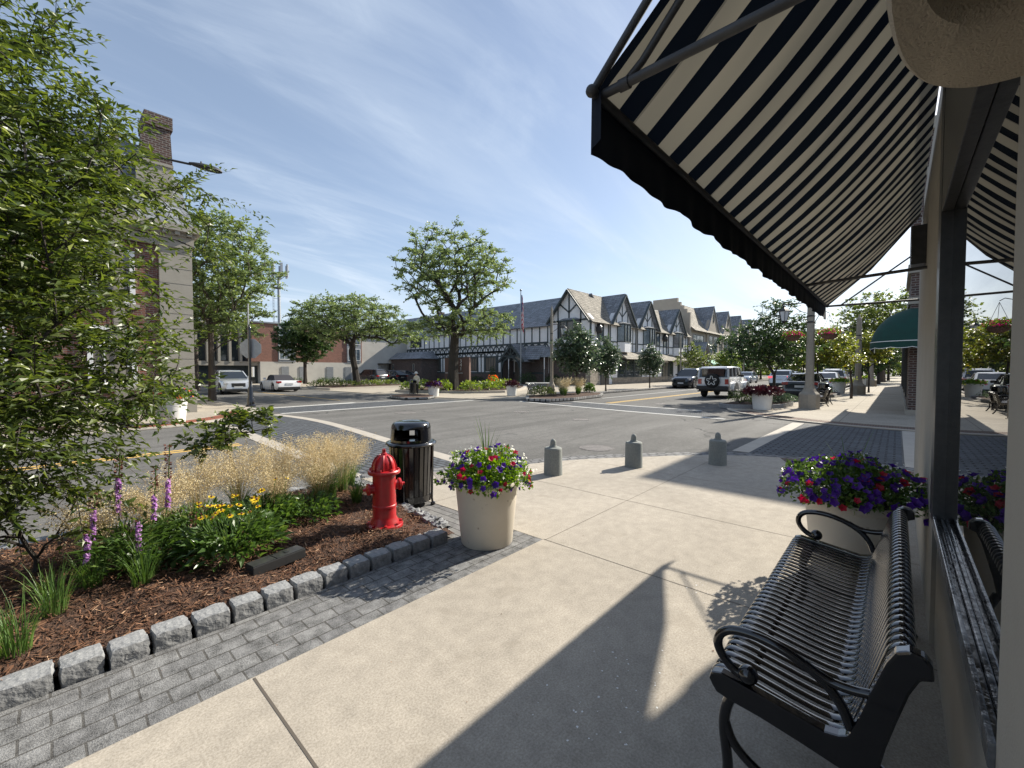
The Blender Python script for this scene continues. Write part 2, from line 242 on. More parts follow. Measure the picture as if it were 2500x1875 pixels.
# ---------------------------------------------------------------- mesh builder
ORG={}
class MB:
    def __init__(s): s.v=[]; s.f=[]; s.mi=[]; s.m=0; s.big=[]
    def add(s,vs,fs):
        o=len(s.v); s.v.extend([tuple(p) for p in vs]); s.f.extend([tuple(i+o for i in f) for f in fs]); s.mi.extend([s.m]*len(fs)); return s
    def quad(s,a,b,c,d): return s.add([a,b,c,d],[(0,1,2,3)])
    def poly(s,pts): return s.add(pts,[tuple(range(len(pts)))])
    def box(s,x0,x1,y0,y1,z0,z1,rz=0,c=None):
        vs=[(x,y,z) for z in (z0,z1) for y in (y0,y1) for x in (x0,x1)]
        if rz:
            cx,cy=c or ((x0+x1)/2,(y0+y1)/2); ca,sa=math.cos(rz),math.sin(rz)
            vs=[(cx+(x-cx)*ca-(y-cy)*sa,cy+(x-cx)*sa+(y-cy)*ca,z) for x,y,z in vs]
        return s.add(vs,[(0,2,3,1),(4,5,7,6),(0,1,5,4),(1,3,7,5),(3,2,6,7),(2,0,4,6)])
    def prism(s,poly,z0,z1):
        n=len(poly); vs=[(x,y,z0) for x,y in poly]+[(x,y,z1) for x,y in poly]
        return s.add(vs,[tuple(range(n-1,-1,-1)),tuple(range(n,2*n))]+[(i,(i+1)%n,n+(i+1)%n,n+i) for i in range(n)])
    def extr(s,poly,d):
        """closed polygon of 3d points pushed along vector d"""
        n=len(poly); vs=[tuple(p) for p in poly]+[(p[0]+d[0],p[1]+d[1],p[2]+d[2]) for p in poly]
        return s.add(vs,[tuple(range(n-1,-1,-1)),tuple(range(n,2*n))]+[(i,(i+1)%n,n+(i+1)%n,n+i) for i in range(n)])
    def loft(s,rings,closed=True,cap=True):
        n=len(rings[0]); vs=[p for r in rings for p in r]; fs=[]
        for k in range(len(rings)-1):
            for i in range(n if closed else n-1):
                j=(i+1)%n; fs.append((k*n+i,k*n+j,(k+1)*n+j,(k+1)*n+i))
        if cap and closed: fs.append(tuple(range(n-1,-1,-1))); fs.append(tuple((len(rings)-1)*n+i for i in range(n)))
        return s.add(vs,fs)
    def lathe(s,prof,cx=0,cy=0,n=24,cap=True,sx=1,sy=1):
        rings=[[(cx+r*math.cos(2*PI*i/n)*sx,cy+r*math.sin(2*PI*i/n)*sy,z) for i in range(n)] for r,z in prof]
        return s.loft(rings,True,cap)
    def tube(s,pts,rad,n=8,cap=True):
        pts=[Vector(p) for p in pts]; k=len(pts)
        if isinstance(rad,(int,float)): rad=[rad]*k
        rings=[]; up=None
        for i,p in enumerate(pts):
            t=(pts[min(i+1,k-1)]-pts[max(i-1,0)])
            if t.length<1e-9: t=Vector((0,0,1))
            t.normalize()
            if up is None: up=Vector((0,0,1)) if abs(t.z)<.9 else Vector((1,0,0))
            a=t.cross(up)
            if a.length<1e-6: a=t.cross(Vector((0,1,0)))
            a.normalize(); b=a.cross(t); up=b
            rings.append([p+(a*math.cos(2*PI*j/n)+b*math.sin(2*PI*j/n))*rad[i] for j in range(n)])
        return s.loft(rings,True,cap)
    def bar(s,a,b,w,h=None,up=(0,0,1)):
        """rectangular bar from a to b"""
        h=h or w; a=Vector(a); b=Vector(b); t=(b-a).normalized(); u=Vector(up)
        if abs(t.dot(u))>.98: u=Vector((1,0,0))
        x=t.cross(u).normalized()*w/2; y=x.cross(t).normalized()*h/2
        return s.loft([[p-x-y,p+x-y,p+x+y,p-x+y] for p in (a,b)])
    def sphere(s,c,r,n=12,m=8,sx=1,sy=1,sz=1):
        rings=[]
        for i in range(1,m):
            a=PI*i/m; rings.append([(c[0]+r*sx*math.sin(a)*math.cos(2*PI*j/n),c[1]+r*sy*math.sin(a)*math.sin(2*PI*j/n),c[2]-r*sz*math.cos(a)) for j in range(n)])
        return s.loft(rings)
    def arr(s,V,F):
        """numpy batch: V (n,3), F (m,k)"""
        s.big.append((np.asarray(V,float).reshape(-1,3),np.asarray(F,int),s.m)); return s
    def build(s,name,mats,parent=None,smooth=False,world=True,bevel=0,auto=None):
        if not isinstance(mats,(list,tuple)): mats=[mats]
        V=np.array(s.v,float).reshape(-1,3); loops=[i for f in s.f for i in f]; tot=[len(f) for f in s.f]; mi=list(s.mi)
        L=np.array(loops,int); T=np.array(tot,int); Mi=np.array(mi,int)
        for (v,f,m) in s.big:
            L=np.concatenate([L,f.reshape(-1)+len(V)]); T=np.concatenate([T,np.full(len(f),f.shape[1])]); Mi=np.concatenate([Mi,np.full(len(f),m)]); V=np.concatenate([V,v]) if len(V) else v
        o=ORG.get(parent.name,Vector((0,0,0))) if (parent and world) else Vector((0,0,0))
        V=V-np.array(o)
        me=bpy.data.meshes.new(name); me.vertices.add(len(V)); me.vertices.foreach_set('co',V.reshape(-1).astype(np.float32))
        me.loops.add(len(L)); me.loops.foreach_set('vertex_index',L.astype(np.int32)); me.polygons.add(len(T))
        st=np.concatenate([[0],np.cumsum(T)[:-1]]); me.polygons.foreach_set('loop_start',st.astype(np.int32)); me.polygons.foreach_set('loop_total',T.astype(np.int32))
        for m in mats: me.materials.append(M[m] if isinstance(m,str) else m)
        me.polygons.foreach_set('material_index',Mi.astype(np.int32))
        me.update(); me.validate()
        if not s.big:
            bm=bmesh.new(); bm.from_mesh(me); bmesh.ops.remove_doubles(bm,verts=bm.verts,dist=1e-5) if smooth else None
            bmesh.ops.recalc_face_normals(bm,faces=bm.faces)
            if bevel: bmesh.ops.bevel(bm,geom=[e for e in bm.edges if len(e.link_faces)==2 and e.calc_face_angle(0)>.5],offset=bevel,segments=2,affect='EDGES',profile=.7)
            big=[f for f in bm.faces if len(f.verts)>4]
            if big and not bevel: bmesh.ops.triangulate(bm,faces=big)
            bm.to_mesh(me); bm.free()
        me.polygons.foreach_set('use_smooth',[bool(smooth)]*len(me.polygons))
        if smooth:
            try: me.set_sharp_from_angle(angle=R(auto or 42))
            except Exception: pass
        ob=bpy.data.objects.new(name,me); scn.collection.objects.link(ob)
        if parent: ob.parent=parent; ORG[ob.name]=o if world else Vector((0,0,0))
        return ob
def tag(o,label=None,cat=None,group=None,kind=None):
    if label: o['label']=label
    if cat: o['category']=cat
    if group: o['group']=group
    if kind: o['kind']=kind
    return o
def thing(name,loc,label,cat,group=None,rz=0):
    o=bpy.data.objects.new(name,None); scn.collection.objects.link(o); o.location=loc; o.rotation_euler=(0,0,rz); o.empty_display_size=.2
    ORG[o.name]=Vector(loc); return tag(o,label,cat,group)
def struct(name,mb,mats,**k): return tag(mb.build(name,mats,**k),kind='structure')
KIDS={}
def dup(root,loc,rz=0,label=None,group=None,cat=None,scale=None):
    """copy of a thing, its parts and their sub-parts"""
    def cp(o,p):
        c=o.copy(); scn.collection.objects.link(c)
        if p: c.parent=p
        for ch in [x for x in bpy.data.objects if x.parent==o]: cp(ch,c)
        return c
    c=cp(root,None); c.location=loc; c.rotation_euler=(0,0,rz); ORG[c.name]=Vector(loc)
    if scale: c.scale=(scale,)*3 if isinstance(scale,(int,float)) else scale
    if label: c['label']=label
    if group: c['group']=group
    if cat: c['category']=cat
    return c
rng=np.random.default_rng(7); random.seed(7)
# ---------------------------------------------------------------- foliage tools
def unit(a): return a/np.maximum(np.linalg.norm(a,axis=-1,keepdims=True),1e-9)
def leafgeo(P,D,size,width=.36,fold=.12,simple=False,upbias=.6):
    n=len(P); D=unit(D); size=np.broadcast_to(size,(n,)).astype(float)
    rv=rng.normal(size=(n,3)); up=unit(np.array([0,0,1.])*upbias*2+rv*.75)
    S=unit(np.cross(D,up)); U=np.cross(S,D); z=size[:,None]
    if simple:
        V=np.stack([P,P+D*z*.45-S*z*width,P+D*z-U*z*fold,P+D*z*.45+S*z*width],1)
        F=(np.arange(n)[:,None]*4+np.arange(4)[None]); return V.reshape(-1,3),F
    V=np.stack([P,P+D*z*.42-S*z*width+U*z*fold,P+D*z-U*z*fold,P+D*z*.42+S*z*width+U*z*fold,P+D*z*.45],1)
    b=np.arange(n)[:,None,None]*5; F=(b+np.array([[0,1,4],[1,2,4],[2,3,4],[3,0,4]])[None]).reshape(-1,3)
    return V.reshape(-1,3),F
def sprays(A,D,k,tl,m,ls,flat=.5,droop=.15,width=.36,simple=False,back=.3,upbias=.6,stems=None,ang=.6):
    """k twigs per point, m leaves per twig"""
    n=len(A); A2=np.repeat(A,k,0); D2=np.repeat(unit(D),k,0)
    d=rng.normal(size=(n*k,3)); d[:,2]*=flat; d=unit(unit(d)+D2*.75); L=tl*rng.uniform(.5,1.15,n*k)
    A2=A2-D2*tl*back*rng.uniform(0,1,(n*k,1))
    t=(np.arange(m)+.6)/m; P=A2[:,None]+d[:,None]*(L[:,None]*t[None])[...,None]; P[...,2]-=droop*L[:,None]*t[None]**2
    side=unit(np.cross(d,np.array([0,0,1.])+rng.normal(size=d.shape)*.25))
    sg=np.where(np.arange(m)%2==0,1,-1)[None,:,None]
    ld=d[:,None]*ang+side[:,None]*sg+rng.normal(size=(n*k,m,3))*.28; ld[:,-1]=d
    ld[...,2]-=droop*.8
    P=P.reshape(-1,3)+rng.normal(size=(n*k*m,3))*ls*.1
    V,F=leafgeo(P,ld.reshape(-1,3),ls*rng.uniform(.65,1.2,n*k*m),width,simple=simple,upbias=upbias)
    if stems is not None:
        e=A2+d*L[:,None]; e[:,2]-=droop*L; s=side*stems
        SV=np.stack([A2-s,A2+s,e+s*.4,e-s*.4],1).reshape(-1,3); SF=np.arange(len(A2)*4).reshape(-1,4); return V,F,SV,SF
    return V,F
def envelope(ells,n,mind,shell=.45,seed=None):
    pts=[]; vol=np.array([e[1][0]*e[1][1]*e[1][2] for e in ells],float); vol/=vol.sum(); tries=0
    while len(pts)<n and tries<n*60:
        tries+=1; e=ells[rng.choice(len(ells),p=vol)]
        d=rng.normal(size=3); d/=np.linalg.norm(d); r=rng.uniform(0,1)**shell; p=np.array(e[0])+d*r*np.array(e[1])
        if len(e)>2 and p[2]<e[2]: continue
        if pts and np.min(np.linalg.norm(np.array(pts)-p,axis=1))<mind: continue
        pts.append(p)
    return np.array(pts)
def grow(trunk,att,seg=.5,rbase=.2,rtip=.012,curve=.35,pen=.25,jit=.06):
    """trunk: list of points; returns nodes, parents, radii, directions at attractors"""
    nodes=[np.array(p,float) for p in trunk]; par=[-1]+list(range(len(trunk)-1)); path=[0]
    for i in range(1,len(nodes)): path.append(path[-1]+np.linalg.norm(nodes[i]-nodes[i-1]))
    N=np.zeros((20000,3)); N[:len(nodes)]=nodes; PL=np.zeros(20000); PL[:len(nodes)]=path; c=len(nodes); first=max(1,len(trunk)//2)
    top=nodes[-1]; order=np.argsort(np.linalg.norm(att-top,axis=1)); ends={}
    for ai in order:
        a=att[ai]; d=np.linalg.norm(N[first:c]-a,axis=1); cost=d+pen*PL[first:c]+np.maximum(0,N[first:c,2]-a[2])*.8
        q=first+int(np.argmin(cost)); dist=np.linalg.norm(a-N[q]); k=max(1,int(round(dist/seg)))
        pd=unit(N[q]-N[par[q]]) if par[q]>=0 else np.array([0,0,1.])
        ctl=N[q]+(pd*.6+unit(a-N[q])*.4)*dist*curve+np.array([0,0,.06*dist]); prev=q
        for j in range(1,k+1):
            t=j/k; p=(1-t)**2*N[q]+2*t*(1-t)*ctl+t*t*a
            if j<k: p=p+rng.normal(size=3)*jit*seg
            N[c]=p; PL[c]=PL[prev]+dist/k; par.append(prev); prev=c; c+=1
        ends[ai]=prev
    N=N[:c]; cnt=np.zeros(c); 
    for e in ends.values(): cnt[e]+=1
    for i in range(c-1,0,-1): cnt[par[i]]+=cnt[i]
    cnt=np.maximum(cnt,.5); ex=math.log(rbase/rtip)/math.log(max(cnt.max(),2)); rad=rtip*cnt**ex
    D=np.array([unit(N[ends[i]]-N[par[ends[i]]]) for i in range(len(att))])
    return N,par,rad,cnt,D
def branches(mb,N,par,rad,cnt,sides=7,minr=0,flare=1.5,ntr=0):
    ch={}
    for i,p in enumerate(par):
        if p>=0: ch.setdefault(p,[]).append(i)
    starts=[(0,None)]; 
    while starts:
        s,pr=starts.pop(); pts=[];rs=[]
        if pr is not None: pts.append(N[pr]); rs.append(min(rad[pr],rad[s]*1.25))
        i=s
        while True:
            pts.append(N[i]); rs.append(rad[i]); c=ch.get(i,[])
            if not c: break
            b=max(c,key=lambda j:cnt[j])
            for j in c:
                if j!=b: starts.append((j,i))
            i=b
        if pr is None: rs[0]*=flare; rs[1]*=1+(flare-1)*.25
        if len(pts)>1 and max(rs)>minr: mb.tube(pts,rs,sides if max(rs)>.05 else 4)
def tree(name,base,height,ells,n,label,cat='tree',group=None,leaf='leaflocust',bark='bark',rbase=.2,mind=.5,k=6,tl=.5,m=7,ls=.16,fork=.35,lean=(0,0),seg=.5,width=.36,flat=.45,droop=.15,simple=True,shell=.45,near=False,trunkpts=None,pen=.25,rtip=.012,upbias=.6,minr=0):
    """ells in coordinates relative to the base"""
    t=thing(name,base,label,cat,group)
    h=height*fork; tr=trunkpts or [(0,0,0),(lean[0]*.2,lean[1]*.2,h*.25),(lean[0]*.5,lean[1]*.5,h*.6),(lean[0],lean[1],h)]
    att=envelope(ells,n,mind,shell); N,par,rad,cnt,D=grow(tr,att,seg,rbase,rtip,pen=pen)
    mb=MB(); branches(mb,N,par,rad,cnt,10 if near else 7,minr); mb.build('trunk',bark,t,smooth=True,world=False)
    lm=MB(); r=sprays(att,D,k,tl,m,ls,flat,droop,width,simple,upbias=upbias,stems=.004 if near else None)
    if near: lm.arr(r[2],r[3]); lm.m=1; lm.arr(r[0],r[1]); lm.build('crown',[bark,leaf],t,world=False)
    else: lm.arr(*r); lm.build('crown',leaf,t,world=False)
    return t
def blades(cx,cy,z,n,h,spread,lean=.5,w=.006,r0=.04,segs=4,hv=.35):
    """curved grass blades from a tuft"""
    a=rng.uniform(0,2*PI,n); rr=r0*np.sqrt(rng.uniform(0,1,n)); B=np.stack([cx+rr*np.cos(a),cy+rr*np.sin(a),np.full(n,z)],1)
    H=h*rng.uniform(1-hv,1+hv*.4,n); out=spread*rng.uniform(.2,1.1,n)*H; az=a+rng.normal(size=n)*.5; o=np.stack([np.cos(az),np.sin(az),np.zeros(n)],1)
    s=np.stack([-np.sin(az),np.cos(az),np.zeros(n)],1); rows=[]
    for i in range(segs+1):
        t=i/segs; c=B+o*(out*t**1.8)[:,None]; c[:,2]=z+H*(t-lean*.45*t**3*np.minimum(1.2,out/np.maximum(H,1e-6)*1.4)); ww=w*(1-t)**.6*.5+.0004
        rows.append(c-s*ww); rows.append(c+s*ww)
    V=np.stack(rows,1); k=2*(segs+1); b=np.arange(n)[:,None,None]*k
    F=(b+np.array([[2*i,2*i+1,2*i+3,2*i+2] for i in range(segs)])[None]).reshape(-1,4); tips=(rows[-1]+rows[-2])/2
    return V.reshape(-1,3),F,tips
def flowers(P,Nn,size,petals=5,cup=.35):
    """petal fans facing Nn"""
    n=len(P); Nn=unit(Nn); ref=unit(rng.normal(size=(n,3))); U=unit(np.cross(Nn,ref)); W=np.cross(Nn,U); size=np.broadcast_to(size,(n,)).astype(float)*rng.uniform(.75,1.15,n)
    Vs=[P-Nn*size[:,None]*.12]; k=petals*2
    for i in range(k):
        a=2*PI*i/k; r=1.0 if i%2==0 else .72; h=cup if i%2==0 else cup*.55
        Vs.append(P+(U*math.cos(a)+W*math.sin(a))*size[:,None]*.5*r+Nn*size[:,None]*(h*.5+rng.uniform(-.05,.08,(n,1))))
    V=np.stack(Vs,1); b=np.arange(n)[:,None,None]*(k+1); F=(b+np.array([[0,1+i,1+(i+1)%k] for i in range(k)])[None]).reshape(-1,3)
    return V.reshape(-1,3),F
def dome(n,c,rx,ry,rz,zmin=-.2,shell=.12):
    """points on a lumpy mound with outward normals"""
    d=unit(rng.normal(size=(n*3,3))); d=d[d[:,2]>zmin][:n]; lump=1+.10*np.sin(d[:,0]*7+d[:,2]*5+c[0]*9)+.08*np.sin(d[:,1]*9+2+c[1]*7)
    r=(1-shell*rng.uniform(0,1,len(d))**2)*lump; P=np.array(c)+d*np.array([rx,ry,rz])*r[:,None]; return P,unit(d/np.array([rx,ry,rz]))
# ---------------------------------------------------------------- ground and roads
def sheet(name,poly,z,m,th=.02,joints=None,label=None):
    mb=MB(); mb.prism(poly,z-th,z)
    if joints:
        mb.m=1
        for (x0,y0,x1,y1,wd) in joints:
            dx,dy=x1-x0,y1-y0; l=math.hypot(dx,dy); nx,ny=-dy/l*wd/2,dx/l*wd/2
            mb.quad((x0+nx,y0+ny,z+.0015),(x0-nx,y0-ny,z+.0015),(x1-nx,y1-ny,z+.0015),(x1+nx,y1+ny,z+.0015))
    o=mb.build(name,[m,'joint'] if joints else m); return tag(o,kind='structure')
def strip(pts,wd):
    """offset polygon of a polyline"""
    L=[];Rr=[]
    for i,p in enumerate(pts):
        a=pts[max(i-1,0)]; b=pts[min(i+1,len(pts)-1)]; dx,dy=b[0]-a[0],b[1]-a[1]; l=math.hypot(dx,dy); nx,ny=-dy/l*wd/2,dx/l*wd/2
        L.append((p[0]+nx,p[1]+ny)); Rr.append((p[0]-nx,p[1]-ny))
    return L,Rr
def band(name,pts,wd,z,m,th=.01,kind=True):
    L,Rr=strip(pts,wd); mb=MB()
    for i in range(len(pts)-1): mb.prism([Rr[i],Rr[i+1],L[i+1],L[i]],z-th,z)
    o=mb.build(name,m); 
    if kind: tag(o,kind='structure')
    return o
def arc(cx,cy,r,a0,a1,n=12,ry=None):
    ry=ry or r; return [(cx+r*math.cos(R(a0+(a1-a0)*i/n)),cy+ry*math.sin(R(a0+(a1-a0)*i/n))) for i in range(n+1)]
def smooth(pts,it=2):
    for _ in range(it):
        q=[pts[0]]
        for a,b in zip(pts[:-1],pts[1:]): q+= [(a[0]*.75+b[0]*.25,a[1]*.75+b[1]*.25),(a[0]*.25+b[0]*.75,a[1]*.25+b[1]*.75)]
        pts=q+[pts[-1]]
    return pts
gm=MB(); gm.quad((-900,-900,-.034),(900,-900,-.034),(900,900,-.034),(-900,900,-.034)); struct('ground',gm,M['asphalt'])
# our corner
karc=smooth([(3.12,5.80),(3.9,5.45),(4.6,4.92),(5.3,4.68),(6.03,4.38),(6.7,3.98),(7.29,3.50),(7.95,2.98),(8.53,2.42),(8.95,1.75),(9.15,1.0),(9.2,-.5)],1)
plaza=[(-9,-.5),(5.0,-.5),(5.0,-22),(9.2,-22)]+karc[::-1]+[(3.12,2.43),(-9,2.43)]
sheet('sidewalk',plaza,0,'concrete',.06,joints=[(.70,-.5,.70,2.42,.012),(3.13,-.5,3.13,2.43,.007),(4.75,-.5,4.75,4.8,.006),(3.12,2.405,8.5,2.405,.006),(6.4,-.5,6.4,4.1,.005),(8.0,-.5,8.0,2.9,.005),(3.12,.62,9.15,.62,.004),(3.12,4.1,6.3,4.1,.005),(-1.7,-.5,-1.7,2.43,.01)])
sheet('paver_strip',[(-9,2.434),(3.12,2.434),(3.12,3.05),(-9,3.05)],-.002,'paver_rough',.05)
sheet('plank_paving',[(2.45,3.054),(3.116,3.054),(3.116,5.9),(2.45,5.9)],-.004,'paver_plank',.05)
band('cobble_gutter',[(x+.16*(.55 if y>1 else 1),y+.16*(.85 if x<8.9 else 0)) for x,y in karc],.33,-.004,'cobble',.04)
sheet('tactile_plate',[(3.75,4.75),(4.35,4.42),(4.62,4.88),(4.05,5.34)],.003,'greytile',.004)
sheet('tactile_strip',[(8.55,-3.2),(9.12,-3.2),(9.12,.9),(8.98,1.55),(8.5,1.35),(8.55,.9)],.003,'browntile',.004)
# crosswalks
ib=smooth([(4.95,5.55),(5.25,8.2),(5.62,10.6),(5.95,13.2),(5.95,15.2),(5.72,16.9)],2); ob=[(3.12,5.85),(3.35,9.5),(3.62,15.1)]
sheet('crosswalk_pavers',[(3.12,5.85),(3.4,9.5),(3.7,15.2)]+[(4.4,16.7)]+ib[::-1],-.0305,'xwalk',.003)
band('crosswalk_band',ib,.30,-.0262,'band',.004); band('crosswalk_band',ob,.32,-.0255,'band',.004)
sheet('crosswalk_pavers',[(9.25,-.1),(15.35,-.1),(15.35,2.15),(9.25,2.15)],-.0300,'xwalk',.003)
band('crosswalk_band',[(9.3,2.28),(15.6,2.22)],.30,-.0262,'band',.004); band('crosswalk_band',[(9.3,-.3),(15.4,-.3)],.34,-.0262,'band',.004)
cbi=[(15.2,4.2),(15.6,8),(16.4,12.5),(16.9,14.7)]; cbo=[(17.8,5.8),(18.1,9),(18.6,12.5)]
sheet('crosswalk_pavers',[(15.2,4.2),(15.6,8),(16.4,12.5),(16.9,14.7),(18.6,12.5),(18.1,9),(17.8,5.8)],-.0310,'xwalk',.0025)
band('crosswalk_band',cbi,.22,-.0265,'whiteline',.003); band('crosswalk_band',cbo,.22,-.0265,'whiteline',.003)
sheet('crosswalk_pavers',[(6.1,17.2),(14.9,17.2),(15.2,19.9),(6.2,19.9)],-.0310,'xwalk',.0025)
band('crosswalk_band',[(6.0,17.1),(15.8,17.1)],.25,-.0265,'whiteline',.003); band('crosswalk_band',[(6.3,19.9),(10.6,20.3)],.35,-.0255,'whiteline',.003); band('crosswalk_band',[(6.3,20.0),(15.2,20.0)],.14,-.0268,'whiteline',.003)
# centre lines
for nm,x0,x1 in (('w',-60,2.9),('e',18.9,150)):
    for yy in (10.52,10.74): band('centre_line',[(x0,yy),(x1,yy)],.11,-.0300,'yellowline',.003)
band('lane_line',[(22,12.75),(60,13.2)],.12,-.0265,'whiteline',.003); band('lane_line',[(10.9,22.5),(10.9,60)],.1,-.0300,'yellowline',.003)
# far left corner
fl=smooth([(-60,15.15),(-.5,15.15),(2.0,15.15),(3.0,15.45),(4.3,16.5),(5.3,17.8),(5.85,19.4),(6.0,21.5),(6.05,26),(6.05,75)],2)
sheet('sidewalk',fl+[(-60,75)],.0,'concrete_far',.05,joints=[(-12+i*1.6,15.2,-12+i*1.6,19.8,.02) for i in range(9)])
rt=smooth([(1.6,15.75),(2.75,16.0),(3.9,16.95),(4.75,18.0),(5.25,19.2)],2)
band('red_tactile_band',rt,.62,.004,'redtile',.004)
band('kerb',[(x+.0,y) for x,y in fl if y<60 and x>-40],.24,.006,'band',.03)
# far right corner
frp=smooth([(15.4,75),(15.4,26),(15.5,21),(16.1,18),(17.3,16.2),(19,15.5),(24,15.35),(40,15.45),(60,15.6),(150,16)],2)
sheet('sidewalk',frp+[(150,75)],-.002,'concrete_far',.045,joints=[(25+i*2.2,15.5,25+i*2.2,23.5,.02) for i in range(20)])
# near right corner
nr=smooth([(15.45,-40),(15.45,-1),(15.55,.6),(16.0,2.3),(17.2,4.0),(19.0,5.2),(20.2,5.3),(22,5.1),(24.6,4.9),(25.4,3.1),(60,3.1),(150,3.1)],2)
sheet('sidewalk',[(150,-40)]+nr[::1] if False else nr+[(150,-40)],0,'concrete_far',.05,joints=[(17+i*1.9,-.3,17+i*1.9,3.0,.02) for i in range(14)]+[(16.2,1.3,60,1.3,.015)])
band('tactile_strip',smooth([(15.95,-2.5),(15.95,.3),(16.35,2.0),(17.4,3.6),(18.6,4.5)],2),.6,.004,'browntile',.004)
band('kerb',[(x,y) for x,y in nr if -4<y and x<27],.16,.006,'band',.03)
for x,y,r,l in ((7.75,4.62,.36,'largest round iron manhole cover beside the kerb cobbles and bollards'),(5.75,11.2,.33,'round manhole cover just inside the pale crosswalk band at the left'),(11.9,7.7,.30,'round manhole cover in the junction behind the flower planter spikes'),(12.6,10.9,.30,'round manhole cover in the middle of the junction'),(20.3,8.5,.35,'manhole cover in the road before the white off-road car'),(9.3,13.9,.4,'manhole cover near the far left crosswalk lines'),(17.2,12.0,.33,'manhole cover on the far crosswalk by the grassy bed')):
    mh=MB(); mh.lathe([(r,-.036),(r,-.0285),(r*.93,-.0285),(r*.93,-.032),(r*.9,-.032),(r*.9,-.0285)],x,y,28); tag(mh.build('manhole_cover','manhole'),l,'manhole cover','manhole covers in the road')
# cobble kerbs with a real step
def cobblekerb(pts,wd=.22,h=.14,label='rough cobble kerb',m='kerbstone'):
    return band('kerb',pts,wd,h-.02,m,h+.02)
cobblekerb(smooth([(24.6,15.35),(40,15.45),(60,15.6),(110,15.8)],1),.25,.13)
cobblekerb([(27,3.1),(60,3.1),(110,3.1)],.2,.12)
cobblekerb([(-40,15.1),(-.6,15.1)],.25,.14,m='band')
# ---------------------------------------------------------------- mulch bed
mb=MB(); nx,ny=90,26; V=[];x0,x1,y0,y1=-9,2.62,3.1,5.45
for j in range(ny+1):
    for i in range(nx+1):
        x=x0+(x1-x0)*i/nx; y=y0+(y1-y0)*j/ny; e=min((x1+.25*(y-3)/2.4-x),(y-y0),(y1-y),1)/.5; e=max(0,min(1,e))
        V.append((x+(.25*(y-3.1)/2.4 if i>nx*.8 else 0)*(i/nx-.8)/.2 if i>nx*.8 else x,y,.045+.07*e+.015*math.sin(x*5.1+y*3)+.012*math.sin(x*11-y*8)+random.uniform(-.008,.008)))
mb.add(V,[(j*(nx+1)+i,j*(nx+1)+i+1,(j+1)*(nx+1)+i+1,(j+1)*(nx+1)+i) for j in range(ny) for i in range(nx)])
struct('mulch_bed',mb,'mulch',smooth=True)
n=26000; P=np.stack([-1.2+3.85*rng.uniform(0,1,n)**.85,rng.uniform(3.17,5.35,n),np.zeros(n)],1); P[:,2]=.125+rng.uniform(-.014,.014,n)+.015*np.sin(P[:,0]*5.1+P[:,1]*3)+.012*np.sin(P[:,0]*11-P[:,1]*8)
P[:,2]-=.065*np.clip(1-(P[:,1]-3.12)/.5,0,1); P[:,2]-=.05*np.clip(1-(2.62+.2*(P[:,1]-3)/2.4-P[:,0])/.4,0,1)
D=unit(np.stack([rng.normal(size=n),rng.normal(size=n),rng.normal(size=n)*.28],1)); S=unit(np.cross(D,np.array([0,0,1.])+rng.normal(size=(n,3))*.35)); Ls=rng.uniform(.008,.034,n)[:,None]; W=rng.uniform(.0015,.0055,n)[:,None]
V=np.stack([P-D*Ls-S*W*.5,P-D*Ls*.8+S*W,P+D*Ls+S*W*.6,P+D*Ls*.9-S*W],1).reshape(-1,3); mb=MB(); mb.arr(V,np.arange(n*4).reshape(-1,4)); tag(mb.build('wood_chips','chip'),kind='stuff')
# ---------------------------------------------------------------- kerb stones of the bed
def stone(cx,cy,lx,ly,h,rz,z0=-.02,rough=.012,name='granite_block'):
    bm=bmesh.new(); bmesh.ops.create_cube(bm,size=1); bmesh.ops.subdivide_edges(bm,edges=bm.edges[:],cuts=4,use_grid_fill=True)
    for v in bm.verts:
        c=v.co; r=.10; 
        q=Vector((abs(c.x),abs(c.y),abs(c.z)))
        rr=Vector([max(0,a-(.5-k)) for a,k in zip(q,(r,r*1.2,r*1.6))])
        f=1-.16*(rr.length/ .2)*(1 if rr.length>.09 else .5)
        v.co=Vector((c.x*lx*(f if abs(c.x)>.3 else 1),c.y*ly*(f if abs(c.y)>.3 else 1),c.z*h*(f if c.z>.3 else 1)))+Vector([random.gauss(0,rough) for _ in range(3)])*.55
    me=bpy.data.meshes.new(name); bm.to_mesh(me); bm.free(); me.materials.append(M['granite'])
    me.polygons.foreach_set('use_smooth',[True]*len(me.polygons)); me.set_sharp_from_angle(angle=R(33))
    o=bpy.data.objects.new(name,me); scn.collection.objects.link(o); o.location=(cx,cy,z0+h/2); o.rotation_euler=(random.uniform(-.03,.03),random.uniform(-.02,.02),rz); return o
x=2.50; i=0
while x>-2.2:
    l=random.uniform(.180,.205); tag(stone(x-l/2,3.125+random.uniform(-.005,.005),l-.003,.17,.135,random.uniform(-.02,.02),z0=-.03,rough=.0045),'rough grey granite block in the row between mulch bed and paver strip','stone','granite blocks edging the front of the mulch bed'); x-=l; i+=1
y=3.24
while y<5.75:
    l=random.uniform(.16,.24); t_=(y-3.2)/2.5; tag(stone(2.60+.30*t_+random.uniform(-.02,.02),y+l/2,random.uniform(.13,.17),l,.11,random.uniform(-.15,.15)-.1,rough=.02),'rugged pale granite lump along the hydrant end of the mulch bed','stone','granite lumps edging the side of the mulch bed'); y+=l
x=2.7
while x>-2.6:
    l=random.uniform(.3,.5); tag(stone(x-l/2,5.50,l-.012,.16,.15,0),'long granite kerb stone behind the mulch bed against the road','stone','granite kerb stones along the road side of the mulch bed'); x-=l
